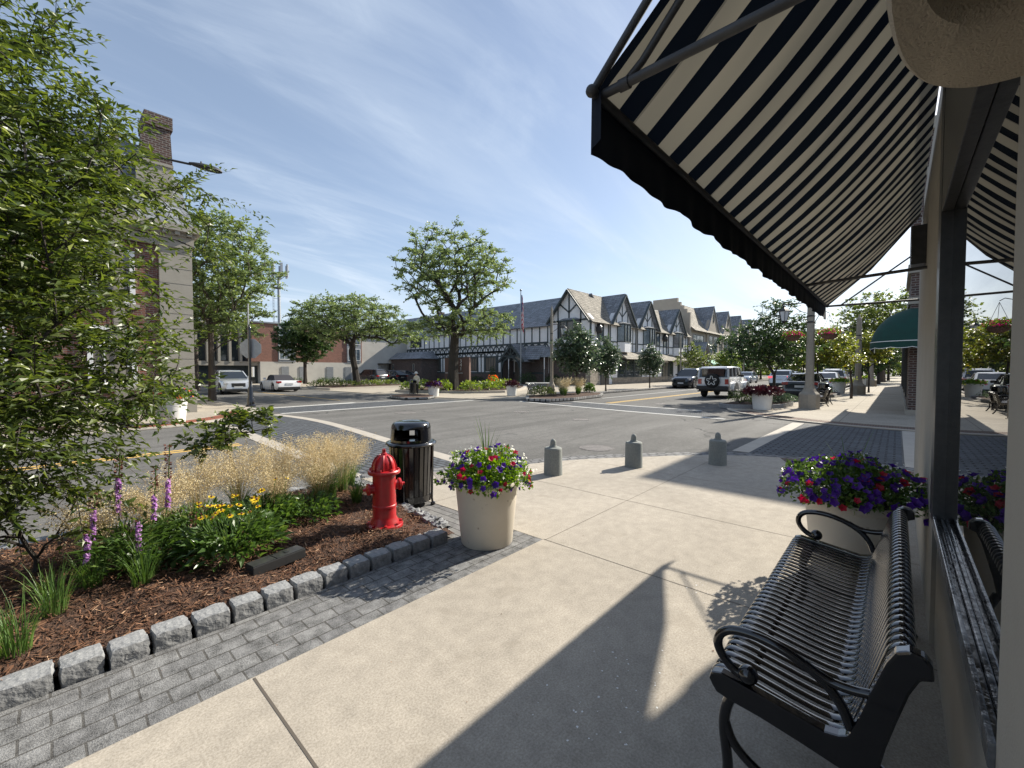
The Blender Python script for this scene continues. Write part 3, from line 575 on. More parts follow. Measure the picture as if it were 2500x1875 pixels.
# drain box lying in mulch
def rpath(pts): return pts
t=thing('drain_cover',(1.18,3.50,.11),'flat dark green plastic box lying in the mulch before the yellow flowers','utility box',rz=R(10))
mb=MB(); mb.box(-.20,.20,-.06,.06,-.02,.05); mb.build('box','plastic',t,world=False,bevel=.006); mb=MB(); mb.box(-.195,-.03,-.054,.054,.050,.056); mb.box(-.024,.195,-.054,.054,.050,.0565); mb.box(.06,.09,-.02,.02,.0565,.061); mb.build('lid','darkframe',t,world=False,bevel=.002)
# ---------------------------------------------------------------- hydrant
def hydrant(loc):
    t=thing('fire_hydrant',loc,'glossy red fire hydrant standing in the mulch by the black litter bin','fire hydrant')
    b=MB(); b.lathe([(.165,0),(.172,.012),(.172,.035),(.165,.045),(.135,.052),(.125,.075),(.112,.10),(.108,.115),(.108,.2),(.113,.205),(.113,.225),(.108,.23),(.106,.50),(.112,.52)],n=36)
    for k in range(8): a=PI/4*k+.3; b.lathe([(.015,.045),(.015,.062),(.008,.066)],.15*math.cos(a),.15*math.sin(a),6)
    b.build('barrel','red',t,smooth=True,world=False,auto=35)
    b=MB(); b.lathe([(.112,.517),(.146,.522),(.15,.53),(.15,.548),(.144,.556),(.110,.56)],n=36,cap=True)
    for k in range(8): a=PI/4*k; b.lathe([(.012,.553),(.012,.572),(.006,.576)],.128*math.cos(a),.128*math.sin(a),6)
    b.build('bonnet_flange','red',t,smooth=True,world=False,auto=35)
    b=MB(); b.lathe([(.107,.558),(.104,.59),(.094,.63),(.076,.665),(.05,.69),(.03,.70),(.028,.712),(.022,.716),(.020,.718)],n=32)
    for k in range(8):
        a=PI/4*k+.2; pts=[(r*math.cos(a),r*math.sin(a),z) for r,z in ((.112,.56),(.109,.592),(.098,.632),(.079,.668),(.05,.694))]; b.tube(pts,.007,5)
    b.build('bonnet','red',t,smooth=True,world=False,auto=40)
    b=MB(); b.lathe([(.019,.715),(.017,.752)],n=5); b.build('operating_nut','red',t,world=False,bevel=.002)
    def noz(d,r,z,l):
        d=Vector((d[0],d[1],0)).normalized(); b=MB(); c=Vector((0,0,z))
        P=[(.08,r*1.0),(.108,r*1.05),(.118,r*.98),(.118+l*.25,r*.95),(.118+l*.3,r*1.28),(.118+l*.62,r*1.25),(.118+l*.66,r*.98),(.118+l*.85,r*.55),(.118+l*.86,r*.36),(.118+l*1.25,r*.30)]
        b.tube([c+d*q[0] for q in P],[q[1] for q in P],16)
        b.build('hose_nozzle','red',t,smooth=True,world=False,auto=35)
    noz((-.9,.26),.045,.385,.062); noz((.9,-.26),.045,.40,.062); noz((.26,.9),.062,.36,.075)
    return t
hydrant((2.17,3.60,.085))
# ---------------------------------------------------------------- litter bin
def litter_bin(loc,label,group=None,rz=0):
    t=thing('litter_bin',loc,label,'litter bin',group,rz)
    b=MB(); b.lathe([(.215,.06),(.222,.07),(.228,.70),(.2,.71)],n=32); b.build('liner','blackmatte',t,smooth=True,world=False)
    b=MB()
    for k in range(26):
        a=2*PI*k/26; ca,sa=math.cos(a),math.sin(a); w=.0215
        b.loft([[( (r_+e)*ca-s_*w*sa,(r_+e)*sa+s_*w*ca,z) for e,s_ in ((0,-1),(0,1),(.006,1),(.006,-1))] for r_,z in ((.226,.11),(.226,.14),(.236,.40),(.250,.70))])
    b.build('slatted_body','black',t,world=False)
    b=MB(); b.lathe([(.222,.055),(.236,.055),(.238,.13),(.222,.13)],n=36); b.build('base_ring','black',t,smooth=True,world=False,auto=50); b=MB(); b.lathe([(.255,.705),(.288,.712),(.296,.728),(.288,.745),(.262,.752),(.24,.745)],n=40); b.build('rim_ring','black',t,smooth=True,world=False,auto=50)
    b=MB()
    for k in range(4): a=PI/2*k+.62; ca,sa=math.cos(a),math.sin(a); b.tube([(.262*ca,.262*sa,0),(.258*ca,.258*sa,.02),(.25*ca,.25*sa,.08),(.262*ca,.262*sa,.72)],.013,8); b.lathe([(.026,0),(.03,.01),(.024,.03),(.012,.035)],.262*ca,.262*sa,10)
    b.build('frame_legs','black',t,smooth=True,world=False)
    b=MB(); n=48; prof=[(.238,.745),(.236,.785),(.230,.90)]; skip=set(list(range(0,6))+list(range(43,48))+[25,26])
    off=int(48*(222/360.))
    def rg(r,z): return [(r*math.cos(2*PI*i/n),r*math.sin(2*PI*i/n),z) for i in range(n)]
    vs=[p for r,z in ((.238,.745),(.237,.78),(.230,.905)) for p in rg(r,z)]; fs=[]
    for k in range(2):
        for i in range(n):
            if k==1 and ((i-off)%n) in skip: continue
            j=(i+1)%n; fs.append((k*n+i,k*n+j,(k+1)*n+j,(k+1)*n+i))
    b.add(vs,fs); b.lathe([(.230,.903),(.222,.945),(.205,.968),(.17,.982),(.12,.986),(.10,.983),(.0,.984)],n=n,cap=False)
    b.build('hooded_lid','black',t,smooth=True,world=False,auto=50)
    return t
bin1=litter_bin((2.93,4.26,0),'large glossy black slatted litter bin with hooded lid behind the red hydrant',group='black litter bins')
# ---------------------------------------------------------------- planters
def flower_planter(loc,label,r=.30,h=.58,pot='potcream',seed=1,fl=(('petpurple',75,.064),('petred',38,.058),('petwhite',150,.024)),rx=.40,rz_=.27,leaf='leafplanter',nleaf=2600,spikes=16,ls=.036,group=None,offset=(0,0),zones=True,hang=.0,rfac=.79):
    t=thing('flower_planter',loc,label,'planter',group); np.random.seed(seed)
    b=MB(); b.lathe([(r*rfac*.97,0),(r*rfac,.01),(r*.955,h*.90),(r*.975,h*.905),(r*1.0,h*.93),(r*1.0,h*.985),(r*.985,h),(r*.93,h),(r*.90,h*.97),(r*.86,h*.9)],n=48); b.build('pot',pot,t,smooth=True,world=False,auto=30)
    b=MB(); b.lathe([(0.001,h*.93),(r*.9,h*.93),(r*.9,h*.935),(0.001,h*.95)],n=24); b.build('soil','soil',t,world=False)
    c=(offset[0],offset[1],h*.98-hang); P,Nn=dome(nleaf,c,rx,rx,rz_,-.12,.5); D=unit(Nn+rng.normal(size=P.shape)*.7+np.array([0,0,.25])); b=MB()
    b.arr(*leafgeo(P,D,ls*rng.uniform(.6,1.3,len(P)),.34)); P,Nn=dome(int(nleaf*.25),c,rx*.7,rx*.7,rz_*.7,-.3,.9); b.arr(*leafgeo(P,unit(Nn+rng.normal(size=P.shape)*.8),ls*1.3,.4)); b.build('foliage',leaf,t,world=False)
    for k,(m,n,s) in enumerate(fl):
        P,Nn=dome(n,c,rx*1.03,rx*1.03,rz_*1.05,-.08,.1)
        if zones:
            ang=2.1*k+seed; g=P[:,0]*math.cos(ang)+P[:,1]*math.sin(ang); keep=g>np.quantile(g,.18); P=P[keep];Nn=Nn[keep]
        if m=='petwhite':
            reps=4; P=np.repeat(P[:max(1,len(P)//reps)],reps*2,0)+rng.normal(size=(max(1,len(P)//reps)*reps*2,3))*.018; Nn=np.repeat(Nn[:max(1,len(Nn)//reps)],reps*2,0)
        b=MB(); b.arr(*flowers(P+Nn*.008,Nn+rng.normal(size=P.shape)*.25,s)); tag(b.build('flowers',m,t,world=False),kind='stuff')
    if spikes:
        b=MB(); V,F,_=blades(offset[0],offset[1],h*.95,spikes,rz_*2.1,.42,.3,.012,.03,5,.4); b.arr(V,F); b.build('spike_grass','blade',t,world=False)
    return t
pl1=flower_planter((2.75,2.80,0),'cream planter of red, white and purple petunias beside the red fire hydrant',seed=3)
pl2=flower_planter((4.17,.24,0),'cream planter overflowing with purple petunias behind the black bench',seed=8,fl=(('petpurple',210,.068),('petred',40,.06),('petwhite',24,.02)),leaf='leafbed',rx=.47,rz_=.25,nleaf=3000,hang=-.05,spikes=12,r=.31,h=.60,offset=(0,.0))
# ---------------------------------------------------------------- bollards
def bollard(loc,label):
    t=thing('bollard',loc,label,'bollard','grey bollards along the curved kerb')
    b=MB(); b.lathe([(.145,0),(.142,.01),(.134,.385),(.130,.40),(.118,.412),(.062,.418),(.058,.428)],n=32); b.build('body','bollard',t,smooth=True,world=False,auto=35)
    b=MB(); b.lathe([(.062,.424),(.052,.434),(.046,.45),(.045,.485),(.038,.515),(.022,.535),(.004,.541)],n=20); b.build('knob','bollard',t,smooth=True,world=False); return t
bo=bollard((5.22,3.87,0),'grey stone bollard nearest the cream flower planter'); dup(bo,(6.52,3.19,0),0,'grey stone bollard in the middle of the three on the kerb curve'); dup(bo,(7.64,2.22,0),0,'grey stone bollard standing where the crosswalk shadow begins, farthest from the planter')
# ---------------------------------------------------------------- bench
def strap_bench(loc,L=1.80,label='',detail=True,group=None,rz=0):
    t=thing('park_bench',loc,label,'bench',group,rz)
    prof=[(.475,.395),(.492,.405),(.497,.425),(.487,.443),(.465,.452),(.42,.449),(.32,.432),(.22,.415),(.15,.408),(.115,.412),(.085,.432),(.068,.465),(.05,.53),(.02,.62),(-.012,.72),(-.03,.78),(-.045,.815),(-.07,.838),(-.10,.842),(-.125,.825),(-.132,.79)]
    def sq(y,z): return (.085-(.085-y)*.72 if y<.085 else y, .408+(z-.408)*.80 if (z>.408 and y<.12) else z)
    prof=[sq(y,z) for y,z in prof]; prof=[(y+.02,z) for y,z in prof]; sp=smooth(prof,1); ns=int((L-.10)/.0475); 
    def straps(i0,i1):
        b=MB(); pr=sp[i0:i1]
        for k in range(ns):
            x=.065+(L-.13)*k/(ns-1); rings=[]
            for i,(y,z) in enumerate(pr):
                a=pr[max(i-1,0)]; c=pr[min(i+1,len(pr)-1)]; dy,dz=c[0]-a[0],c[1]-a[1]; l=math.hypot(dy,dz); ny,nz=dz/l,-dy/l
                ny,nz=(ny,nz) if True else (0,1); w=.0172; h=.0034
                rings.append([(x+u*w,y+ny*v*h,z+nz*v*h) for u,v in ((-1,-.3),(-.7,-1),(.7,-1),(1,-.3),(1,.3),(.7,1),(-.7,1),(-1,.3))])
            b.loft(rings)
        return b
    cut=int(len(sp)*.53)
    straps(0,cut+1).build('slatted_seat','black',t,smooth=True,world=False,auto=60); straps(cut,len(sp)).build('slatted_backrest','black',t,smooth=True,world=False,auto=60)
    b=MB()
    for (y,z) in ((.40,.425),(.14,.392),(.035,.575),(-.03,.72)): b.tube([(.03,y+.0,z-.012),(L-.03,y,z-.012)],.012,8)
    b.build('support_rails','black',t,smooth=True,world=False)
    for x,s in ((0,1),(L,-1)):
        # end plate follows the profile
        b=MB(); up=[(.500,.405),(.512,.425),(.505,.452),(.47,.463),(.32,.443),(.16,.42),(.125,.427),(.10,.45),(.075,.53),(.035,.66),(-.01,.79),(-.04,.843),(-.08,.862),(-.125,.855),(-.15,.83),(-.155,.78)]
        lo=[(-.115,.765),(-.085,.70),(-.05,.58),(-.02,.47),(.0,.38),(.045,.335),(.12,.325),(.22,.345),(.34,.365),(.44,.375),(.485,.385)]
        poly=[(x,)+((lambda q:(q[0]+.0,q[1]))(sq(y,z))) for y,z in up+lo]; b.extr(poly,(s*.045,0,0)); b.build('end_plate','black',t,world=False,bevel=.008)
        xm=x+s*.022
        b=MB(); f=[(.43,.40),(.455,.34),(.465,.26),(.452,.17),(.445,.10),(.455,.04),(.485,.0)]; b.tube([(xm,y,z) for y,z in smooth(f,2)],.019,10); b.build('front_leg','black',t,smooth=True,world=False)
        b=MB(); f=[(.03,.37),(-.005,.28),(.0,.20),(-.02,.12),(-.06,.05),(-.10,.0)]; b.tube([(xm,y,z) for y,z in smooth(f,2)],.020,10); b.build('rear_leg','black',t,smooth=True,world=False)
        b=MB(); f=[(.458,.28),(.43,.20),(.34,.145),(.22,.125),(.10,.14),(.0,.17)]; b.tube([(xm,y,z) for y,z in smooth(f,2)],.016,10); b.build('leg_brace','black',t,smooth=True,world=False)
        b=MB(); f=[(.40,.475),(.435,.485),(.475,.52),(.492,.565),(.475,.61),(.43,.635),(.34,.64),(.24,.615),(.16,.57),(.115,.515),(.095,.455)]; b.tube([(xm,y,z) for y,z in smooth(f,2)],.016,10)
        f=[(.22,.607),(.16,.578),(.10,.577),(.045,.59)]; b.tube([(xm,y,z) for y,z in smooth(f,2)],.015,10); b.sphere((xm,.385,.487),.033,16,12); b.build('armrest','black',t,smooth=True,world=False)
    return t
strap_bench((1.66,-.01,0),1.80,'black metal strap bench beside the shop window under the striped awning')

# specks, crumbs and leaf litter on the paving
n=170; P=np.stack([rng.uniform(-.5,6,n),rng.uniform(-.1,3.0,n),np.full(n,.0035)],1); D=unit(np.stack([rng.normal(size=n),rng.normal(size=n),rng.normal(size=n)*.08],1)); mb=MB(); mb.arr(*leafgeo(P,D,rng.uniform(.003,.009,n)*rng.choice([1,1,1,1.8],n),.3,fold=.05,upbias=3)); tag(mb.build('leaf_litter','chip'),kind='stuff')
n=60; P=np.stack([rng.choice([1.7,2.1,3.2],n)+rng.normal(size=n)*.12,rng.choice([1.0,.9,1.15],n)+rng.normal(size=n)*.12,np.full(n,.002)],1); D=unit(np.stack([rng.normal(size=n),rng.normal(size=n),np.zeros(n)],1)); mb=MB(); mb.arr(*leafgeo(P,D,rng.uniform(.004,.016,n),.4,fold=.02,upbias=6)); tag(mb.build('bird_droppings','whitepaint'),kind='stuff')
# ---------------------------------------------------------------- our shop front
WY=-.17
t=thing('shop_building',(-3,WY,0),'pale stucco shop front with dark framed display window under the striped awning','shop')
XE=6.85
b=MB(); b.box(-9,1.32,-12,WY,0,3.6,); b.box(1.32,XE,-12,WY-.02,3.25,3.6); b.box(3.42,XE,-12,WY-.0,0,3.25); b.box(1.32,3.42,-12,WY-.02,0,.74); b.build('wall','stone',t)
b=MB(); b.box(1.32,3.42,-2.6,-2.5,.74,3.25); b.box(1.32,3.42,-2.5,-.3,.70,.74); b.build('shop_interior','blackmatte',t)
b=MB(); b.box(1.32,3.42,WY-.001,WY+.012,.742,.80); b.box(1.32,3.42,-.188,WY-.001,.74,.775); b.box(1.32,3.42,-.2035,-.189,.74,.79); b.build('window_sill','peel',t,bevel=.004)
b=MB(); b.box(3.22,3.42,-.30,WY+.014,.775,3.25); b.build('window_post','darkframe',t,bevel=.004)
b=MB(); b.box(1.32,3.22,-.203,WY+.012,2.42,3.25);b.build('window_head','darkframe',t,bevel=.004)
b=MB(); b.box(1.32,3.22,-.216,-.204,.775,2.42); b.build('window_pane','shopglass',t)
b=MB(); b.box(5.2,5.45,WY,WY+.10,2.52,2.86); b.build('awning_bracket_box','darkframe',t,bevel=.005)
# rounded stucco hood over the pilaster
b=MB(); cx,cy=.72,-.17
def el(rx,ry,z,n=2.7): return [(cx+rx*math.copysign(abs(math.cos(R(a)))**(2/n),math.cos(R(a))),cy+ry*math.copysign(abs(math.sin(R(a)))**(2/n),math.sin(R(a))),z) for a in range(0,360,5)]
b.loft([el(.25,.148,2.4),el(.25,.148,2.16),el(.26,.153,2.125),el(.275,.16,2.108),el(.455,.188,2.10),el(.495,.195,2.12),el(.51,.20,2.17),el(.51,.20,2.9),el(.2,.1,2.9)],True,False); b.lathe([(.001,2.4),(.25,2.4),(.25,2.41),(.001,2.41)],cx,cy,40,sy=.6)
b.build('rounded_hood','stucco',t,smooth=True,auto=50)
# ---------------------------------------------------------------- awning
AX0,AX1,AY,AZ,BZ=1.13,6.80,.686,2.417,3.26
m,tt,bb=newmat('striped awning canvas'); N=tt.nodes; L=tt.links; tcn=N.new('ShaderNodeTexCoord'); s=N.new('ShaderNodeSeparateXYZ'); L.new(tcn.outputs['Object'],s.inputs[0])
a=N.new('ShaderNodeMath'); a.operation='ADD'; a.inputs[1].default_value=.202*50-.155; L.new(s.outputs[0],a.inputs[0])
md=N.new('ShaderNodeMath'); md.operation='MODULO'; md.inputs[1].default_value=.202; L.new(a.outputs[0],md.inputs[0]); gt=N.new('ShaderNodeMath'); gt.operation='GREATER_THAN'; gt.inputs[1].default_value=.105; L.new(md.outputs[0],gt.inputs[0])
nn=N.new('ShaderNodeTexNoise'); nn.inputs['Scale'].default_value=3; nn.inputs['Detail'].default_value=6; L.new(tcn.outputs['Object'],nn.inputs['Vector'])
x1=N.new('ShaderNodeMixRGB'); x1.inputs[1].default_value=(.56,.51,.40,1); x1.inputs[2].default_value=(.46,.42,.33,1); L.new(nn.outputs[0],x1.inputs[0])
x2=N.new('ShaderNodeMixRGB'); x2.inputs[2].default_value=(.006,.010,.018,1); L.new(gt.outputs[0],x2.inputs[0]); L.new(x1.outputs[0],x2.inputs[1])
sm=N.new('ShaderNodeMath'); sm.operation='MODULO'; sm.inputs[1].default_value=.808; L.new(a.outputs[0],sm.inputs[0]); sl_=N.new('ShaderNodeMath'); sl_.operation='LESS_THAN'; sl_.inputs[1].default_value=.010; L.new(sm.outputs[0],sl_.inputs[0]); s3=N.new('ShaderNodeMath'); s3.operation='MULTIPLY'; s3.inputs[1].default_value=.45; L.new(sl_.outputs[0],s3.inputs[0])
x3=N.new('ShaderNodeMixRGB'); x3.inputs[2].default_value=(.12,.115,.10,1); L.new(s3.outputs[0],x3.inputs[0]); L.new(x2.outputs[0],x3.inputs[1]); x2=x3
L.new(x2.outputs[0],bb.inputs['Base Color']); bb.inputs['Roughness'].default_value=.9; bb.inputs['Specular IOR Level'].default_value=.2
tr=N.new('ShaderNodeBsdfTranslucent'); L.new(x2.outputs[0],tr.inputs[0]); mxs=N.new('ShaderNodeMixShader'); mxs.inputs[0].default_value=.16; L.new(bb.outputs[0],mxs.inputs[1]); L.new(tr.outputs[0],mxs.inputs[2]); L.new(mxs.outputs[0],tt.nodes['Material Output'].inputs[0]); M['awn']=m
M['awndark']=mat('dark awning border',(.008,.013,.024),.9)
t=thing('striped_awning',(0,0,0),'black and cream striped canvas awning with scalloped edge over the bench','awning')
b=MB(); nX,nY=230,12; V=[]
for j in range(nY+1):
    for i in range(nX+1):
        v=j/nY; x=AX0+(AX1-AX0-.45*v)*i/nX; sag=.05*math.sin(PI*v)+.014*math.sin(PI*v)*(1+.8*math.sin(x*7.78))+.004*math.sin(x*23+v*9)*math.sin(PI*v); V.append((x,AY+(WY+.02-AY)*v,AZ+(BZ-AZ)*v-sag))
b.add(V,[(j*(nX+1)+i,j*(nX+1)+i+1,(j+1)*(nX+1)+i+1,(j+1)*(nX+1)+i) for j in range(nY) for i in range(nX)]); b.build('canvas','awn',t,smooth=True)
b=MB(); V=[]; nX=400
for j in range(5):
    for i in range(nX+1):
        x=AX0+(AX1-AX0)*i/nX; zz=AZ-(.165+.020*abs(math.sin(x*PI/.46)))*j/4; V.append((x,AY+.012+.006*math.sin(x*19)*j/4+.004*math.sin(x*41+1)*j/4,zz))
b.add(V,[(j*(nX+1)+i,j*(nX+1)+i+1,(j+1)*(nX+1)+i+1,(j+1)*(nX+1)+i) for j in range(4) for i in range(nX)])
b.quad((AX0,AY-.02,AZ+.02),(AX0,AY+.012,AZ),(AX0,AY+.012,AZ-.17),(AX0,AY-.02,AZ-.15)); b.build('valance','awndark',t,smooth=True)
b=MB(); b.tube([(AX0-.02,AY,AZ-.012),(AX1+.02,AY,AZ-.012)],.014,10); b.sphere((AX0-.02,AY,AZ-.012),.018); 
b.tube([(AX1,AY,AZ-.01),(AX1,WY,AZ-.02)],.013,8); b.tube([(AX1,AY-.14,AZ-.01),(AX1,WY,AZ+.55)],.009,8); b.tube([(AX1,AY,AZ),(AX1-.24,(AY+WY)/2,(AZ+BZ)/2-.07),(AX1-.45,WY+.02,BZ-.01)],.012,8); b.tube([(5.0,AY,AZ-.01),(5.0,WY,AZ+.03)],.014,8)
b.tube([(AX0+.02,AY,AZ-.01),(AX0+.02,WY,AZ-.0)],.014,10); b.tube([(AX0+.02,AY-.07,AZ-.01),(AX0+.02,AY-.10,AZ-.01)],.018,10)
b.tube([(AX0+.04,AY-.08,AZ+.01),(AX0+.04,AY-.13,AZ+.045),(AX0+.04,WY,BZ-.04)],.011,8); b.tube([(AX0-.005,AY,AZ),(AX0-.005,WY+.02,BZ)],.012,8)
b.build('frame','fabric_pole',t,smooth=True,auto=60)
# ---------------------------------------------------------------- lamp posts
def lantern(b_f,b_g,x,y,z,s=1):
    def ring(r,zz): return [(x+r*s*math.cos(PI/3*i+.3),y+r*s*math.sin(PI/3*i+.3),z+zz*s) for i in range(6)]
    b_f.loft([ring(.235,0),ring(.24,.015),ring(.15,.10),ring(.05,.17),ring(.018,.20),ring(.018,.26)]); b_f.loft([ring(.11,-.40),ring(.115,-.42),ring(.05,-.47),ring(.01,-.50)])
    b_g.loft([ring(.20,-.002),ring(.115,-.395)])
    A=ring(.208,0); B=ring(.12,-.40)
    for p,q in zip(A,B): b_f.bar(p,q,.018*s)
def post(name,loc,label,group,h=5.0,arms=((0,1),),baskets=True,z1=4.1,bz=3.05,seed=0,bdir=(0,1),sc=1):
    t=thing(name,loc,label,'lamp post',group)
    b=MB(); o=[(.46,0),(.46,.02),(.42,.03),(.42,.60),(.40,.63),(.30,.72),(.22,.86),(.185,1.02),(.175,1.15),(.145,h-.5),(.13,h-.1),(.14,h-.08),(.15,h-.02),(.06,h+.1),(.05,h+.2),(.01,h+.25)]
    b.lathe([(r*sc,z) for r,z in o],n=8); b.build('concrete_post','postcon',t,world=False)
    f=MB(); g=MB()
    for dx,dy in arms:
        e=1.0
        f.tube([(dx*.1,dy*.1,z1+.30),(dx*e,dy*e,z1+.30)],.02,8); f.tube([(dx*.12,dy*.12,z1-.15),(dx*.35,dy*.35,z1-.05),(dx*.55,dy*.55,z1+.12),(dx*.8,dy*.8,z1+.29)],.014,6); f.tube([(dx*.12,dy*.12,z1+.62),(dx*.3,dy*.3,z1+.5),(dx*.45,dy*.45,z1+.32)],.012,6)
        f.tube([(dx*e,dy*e,z1+.2),(dx*e,dy*e,z1+.45)],.02,6); lantern(f,g,dx*.95,dy*.95,z1)
        lp=f
    f.lathe([(.165*sc,z1-.3),(.175*sc,z1-.29),(.175*sc,z1-.25),(.165*sc,z1-.24)],n=8); f.lathe([(.17*sc,bz+.5),(.18*sc,bz+.51),(.18*sc,bz+.55),(.17*sc,bz+.56)],n=8)
    if baskets:
        for s in (-1,1):
            dx,dy=bdir[0]*s,bdir[1]*s; f.tube([(dx*.15,dy*.15,bz+.55),(dx*.3,dy*.3,bz+.85),(dx*.5,dy*.5,bz+.92),(dx*.62,dy*.62,bz+.84)],.014,6)
    f.build('lamp_bracket','iron',t,world=False); g.build('lantern_glass','lampglass',t,world=False)
    out=[t]
    if baskets:
        for s in (-1,1):
            dx,dy=bdir[0]*s,bdir[1]*s; bx,by=loc[0]+dx*.62,loc[1]+dy*.62; zb=loc[2]+bz
            q=thing('hanging_basket',(bx,by,zb),'','hanging basket','hanging flower baskets on the lamp posts')
            c=MB(); c.lathe([(.02,-.22),(.14,-.21),(.25,-.12),(.31,0),(.32,.02),(.3,.02),(.0,.0)],n=16); c.build('coir_bowl','basketbrown',q,smooth=True,world=False)
            c=MB(); 
            for k in range(3): a=2.1*k; c.tube([(.3*math.cos(a),.3*math.sin(a),.02),(0,0,.8)],.006,4)
            c.build('chains','iron',q,world=False)
            P,Nn=dome(700,(0,0,0),.36,.36,.20,-.25,.5); c=MB(); c.arr(*leafgeo(P,unit(Nn+rng.normal(size=P.shape)*.6),.06,.36,simple=True)); c.build('foliage','leafplanter',q,world=False)
            P,Nn=dome(90,(0,0,.02),.38,.38,.2,-.2,.1); c=MB(); c.arr(*flowers(P,Nn,.07)); tag(c.build('flowers','petpink',q,world=False),kind='stuff'); out.append(q)
    return out
M['basketbrown']=mat('brown coir basket',(.10,.055,.045),.9,col2=(.16,.09,.07),ns=30)
r_=post('lamp_post',(21.35,2.68,0),'tall concrete lamp post with lantern and two flower baskets beside the large white planter','concrete lamp posts along the street',sc=.88)
r_[1]['label']='pink flower basket hanging right of the nearest concrete lamp post, away from its lantern' ; r_[2]['label']='pink flower basket hanging left of the nearest concrete lamp post, under its lantern'
r_=post('lamp_post',(36.0,1.9,0),'concrete lamp post half hidden by the yellow leaved tree','concrete lamp posts along the street',baskets=False,z1=4.15,arms=((0,1),))
r_=post('lamp_post',(56,1.9,0),'small distant concrete lamp post beyond the yellow leaved tree','concrete lamp posts along the street',baskets=False,h=4.9)
r_=post('lamp_post',(22.6,16.9,0),'slim lamp post behind the grassy bed in front of the brick corner','slim lamp posts before the timbered building',baskets=False,h=5.6,sc=.55,z1=4.3,arms=((0,-1),))
r_=post('lamp_post',(46.5,17.4,0),'slim lamp post with lantern behind the navy parked car','slim lamp posts before the timbered building',baskets=False,h=5.2,sc=.55,z1=4.1,arms=((0,-1),))
r_=post('lamp_post',(72,17.4,0),'thin distant lamp post before the green awnings','slim lamp posts before the timbered building',baskets=False,h=5.0,sc=.55,z1=4.0,arms=((1,0),(-1,0)))
# pale square pole with cobra lamp at the left
t=thing('street_light',(1.55,16.6,0),'pale concrete pole with dark cobra street lamp arching over the road behind the leaves','street light')
b=MB(); b.loft([[(x*s,y*s,z) for x,y in ((-1,-1),(1,-1),(1,1),(-1,1))] for s,z in ((.16,0),(.16,.5),(.13,.6),(.095,8.3))]); b.build('pole','postcon',t,world=False)
b=MB(); b.tube(smooth([(0,0,7.7),(.9,0,8.0),(1.9,-.1,8.02)],2) if False else [(0,0,7.6),(.5,0,7.85),(1.1,-.05,7.98),(1.75,-.1,8.02)],.035,8); b.tube([(0,0,4.35),(.5,0,4.45),(.75,0,4.4)],.03,6); b.build('arm','iron',t,smooth=True,world=False)
b=MB(); b.loft([[(1.7+x,-.1+math.cos(a)*w,8.04+math.sin(a)*h*(.5 if math.sin(a)<0 else 1)) for a in [k*PI/6 for k in range(12)]] for x,w,h in ((0,.04,.04),(.12,.09,.07),(.35,.15,.11),(.6,.17,.12),(.8,.13,.09),(.88,.05,.04))]); b.lathe([(.025,8.14),(.025,8.2)],2.02,-.1,8); b.build('lamp_head','plastic',t,smooth=True,world=False)
# ---------------------------------------------------------------- far street furniture
t=thing('stop_sign',(6.15,21.0,0),'back of an octagonal stop sign on a black fluted post at the far left corner','street sign')
b=MB(); b.lathe([(.2,0),(.2,.06),(.15,.10),(.14,.35),(.11,.42),(.10,.8),(.06,.9),(.055,1.0),(.055,3.35),(.075,3.37),(.075,3.45),(.04,3.5),(.02,3.6)],n=16); b.build('post','black',t,smooth=True,world=False,auto=40)
b=MB(); u=Vector((math.sin(CAZ+.25),-math.cos(CAZ+.25),0)); oc=[Vector((0,0,2.55))+u*(.42*math.cos(PI/8+k*PI/4)*1.08)+Vector((0,0,1))*.42*1.08*math.sin(PI/8+k*PI/4)+Vector((.06,.07,0)) for k in range(8)]; b.extr(oc,(.004,.004,0)); b.build('octagonal_plate','galv',t,world=False)
t=thing('pole_sign',(6.35,21.8,0),'thin galvanised sign pole just behind the stop sign','street sign'); b=MB(); b.tube([(0,0,0),(0,0,4.6)],.035,8); b.build('pole','galv',t,world=False); b=MB(); b.box(.05,.12,-.3,.05,1.3,1.75) ; b.build('plate','whitepaint',t,world=False)
dup(bin1,(17.0,24.4,0),.4,'black litter bin at the far corner with a person standing behind it')
dup(bin1,(25.6,2.65,0),.4,'black litter bin beside the small bench under the nearest lamp post')
dup(bin1,(40.2,2.3,0),.4,'small distant black litter bin near the second concrete lamp post')
t=flower_planter((16.1,21.0,0),'white planter of dark purple flowers beside the litter bin at the far corner',r=.36,h=.66,pot='potwhite',fl=(('petpurple',60,.10),('petwhite',12,.04)),leaf='leafmaroon',rx=.5,rz_=.27,nleaf=900,ls=.09,spikes=0,seed=11,group='white planters across the junction')
flower_planter((20.0,18.1,0),'white planter of maroon foliage at the far corner left of the grassy bed',r=.36,h=.66,pot='potwhite',fl=(('petpurple',14,.07),),leaf='leafmaroon',rx=.48,rz_=.3,nleaf=900,ls=.09,spikes=0,seed=12,group='white planters across the junction')
pr=flower_planter((19.65,4.05,0),'large white planter of drooping maroon leaves before the nearest lamp post',r=.40,h=.70,pot='potwhite',fl=(('petorange',8,.06),('petwhite',10,.05)),leaf='leafmaroon',rx=.66,rz_=.22,nleaf=1500,ls=.12,spikes=0,seed=13)
flower_planter((2.62,16.2,0),'white planter of mixed purple and orange flowers by the brick building corner stone',r=.42,h=.80,pot='potwhite',fl=(('petpurple',60,.09),('petorange',40,.08),('petpink',40,.08),('petwhite',20,.05)),rx=.58,rz_=.26,nleaf=900,ls=.08,spikes=0,seed=14)
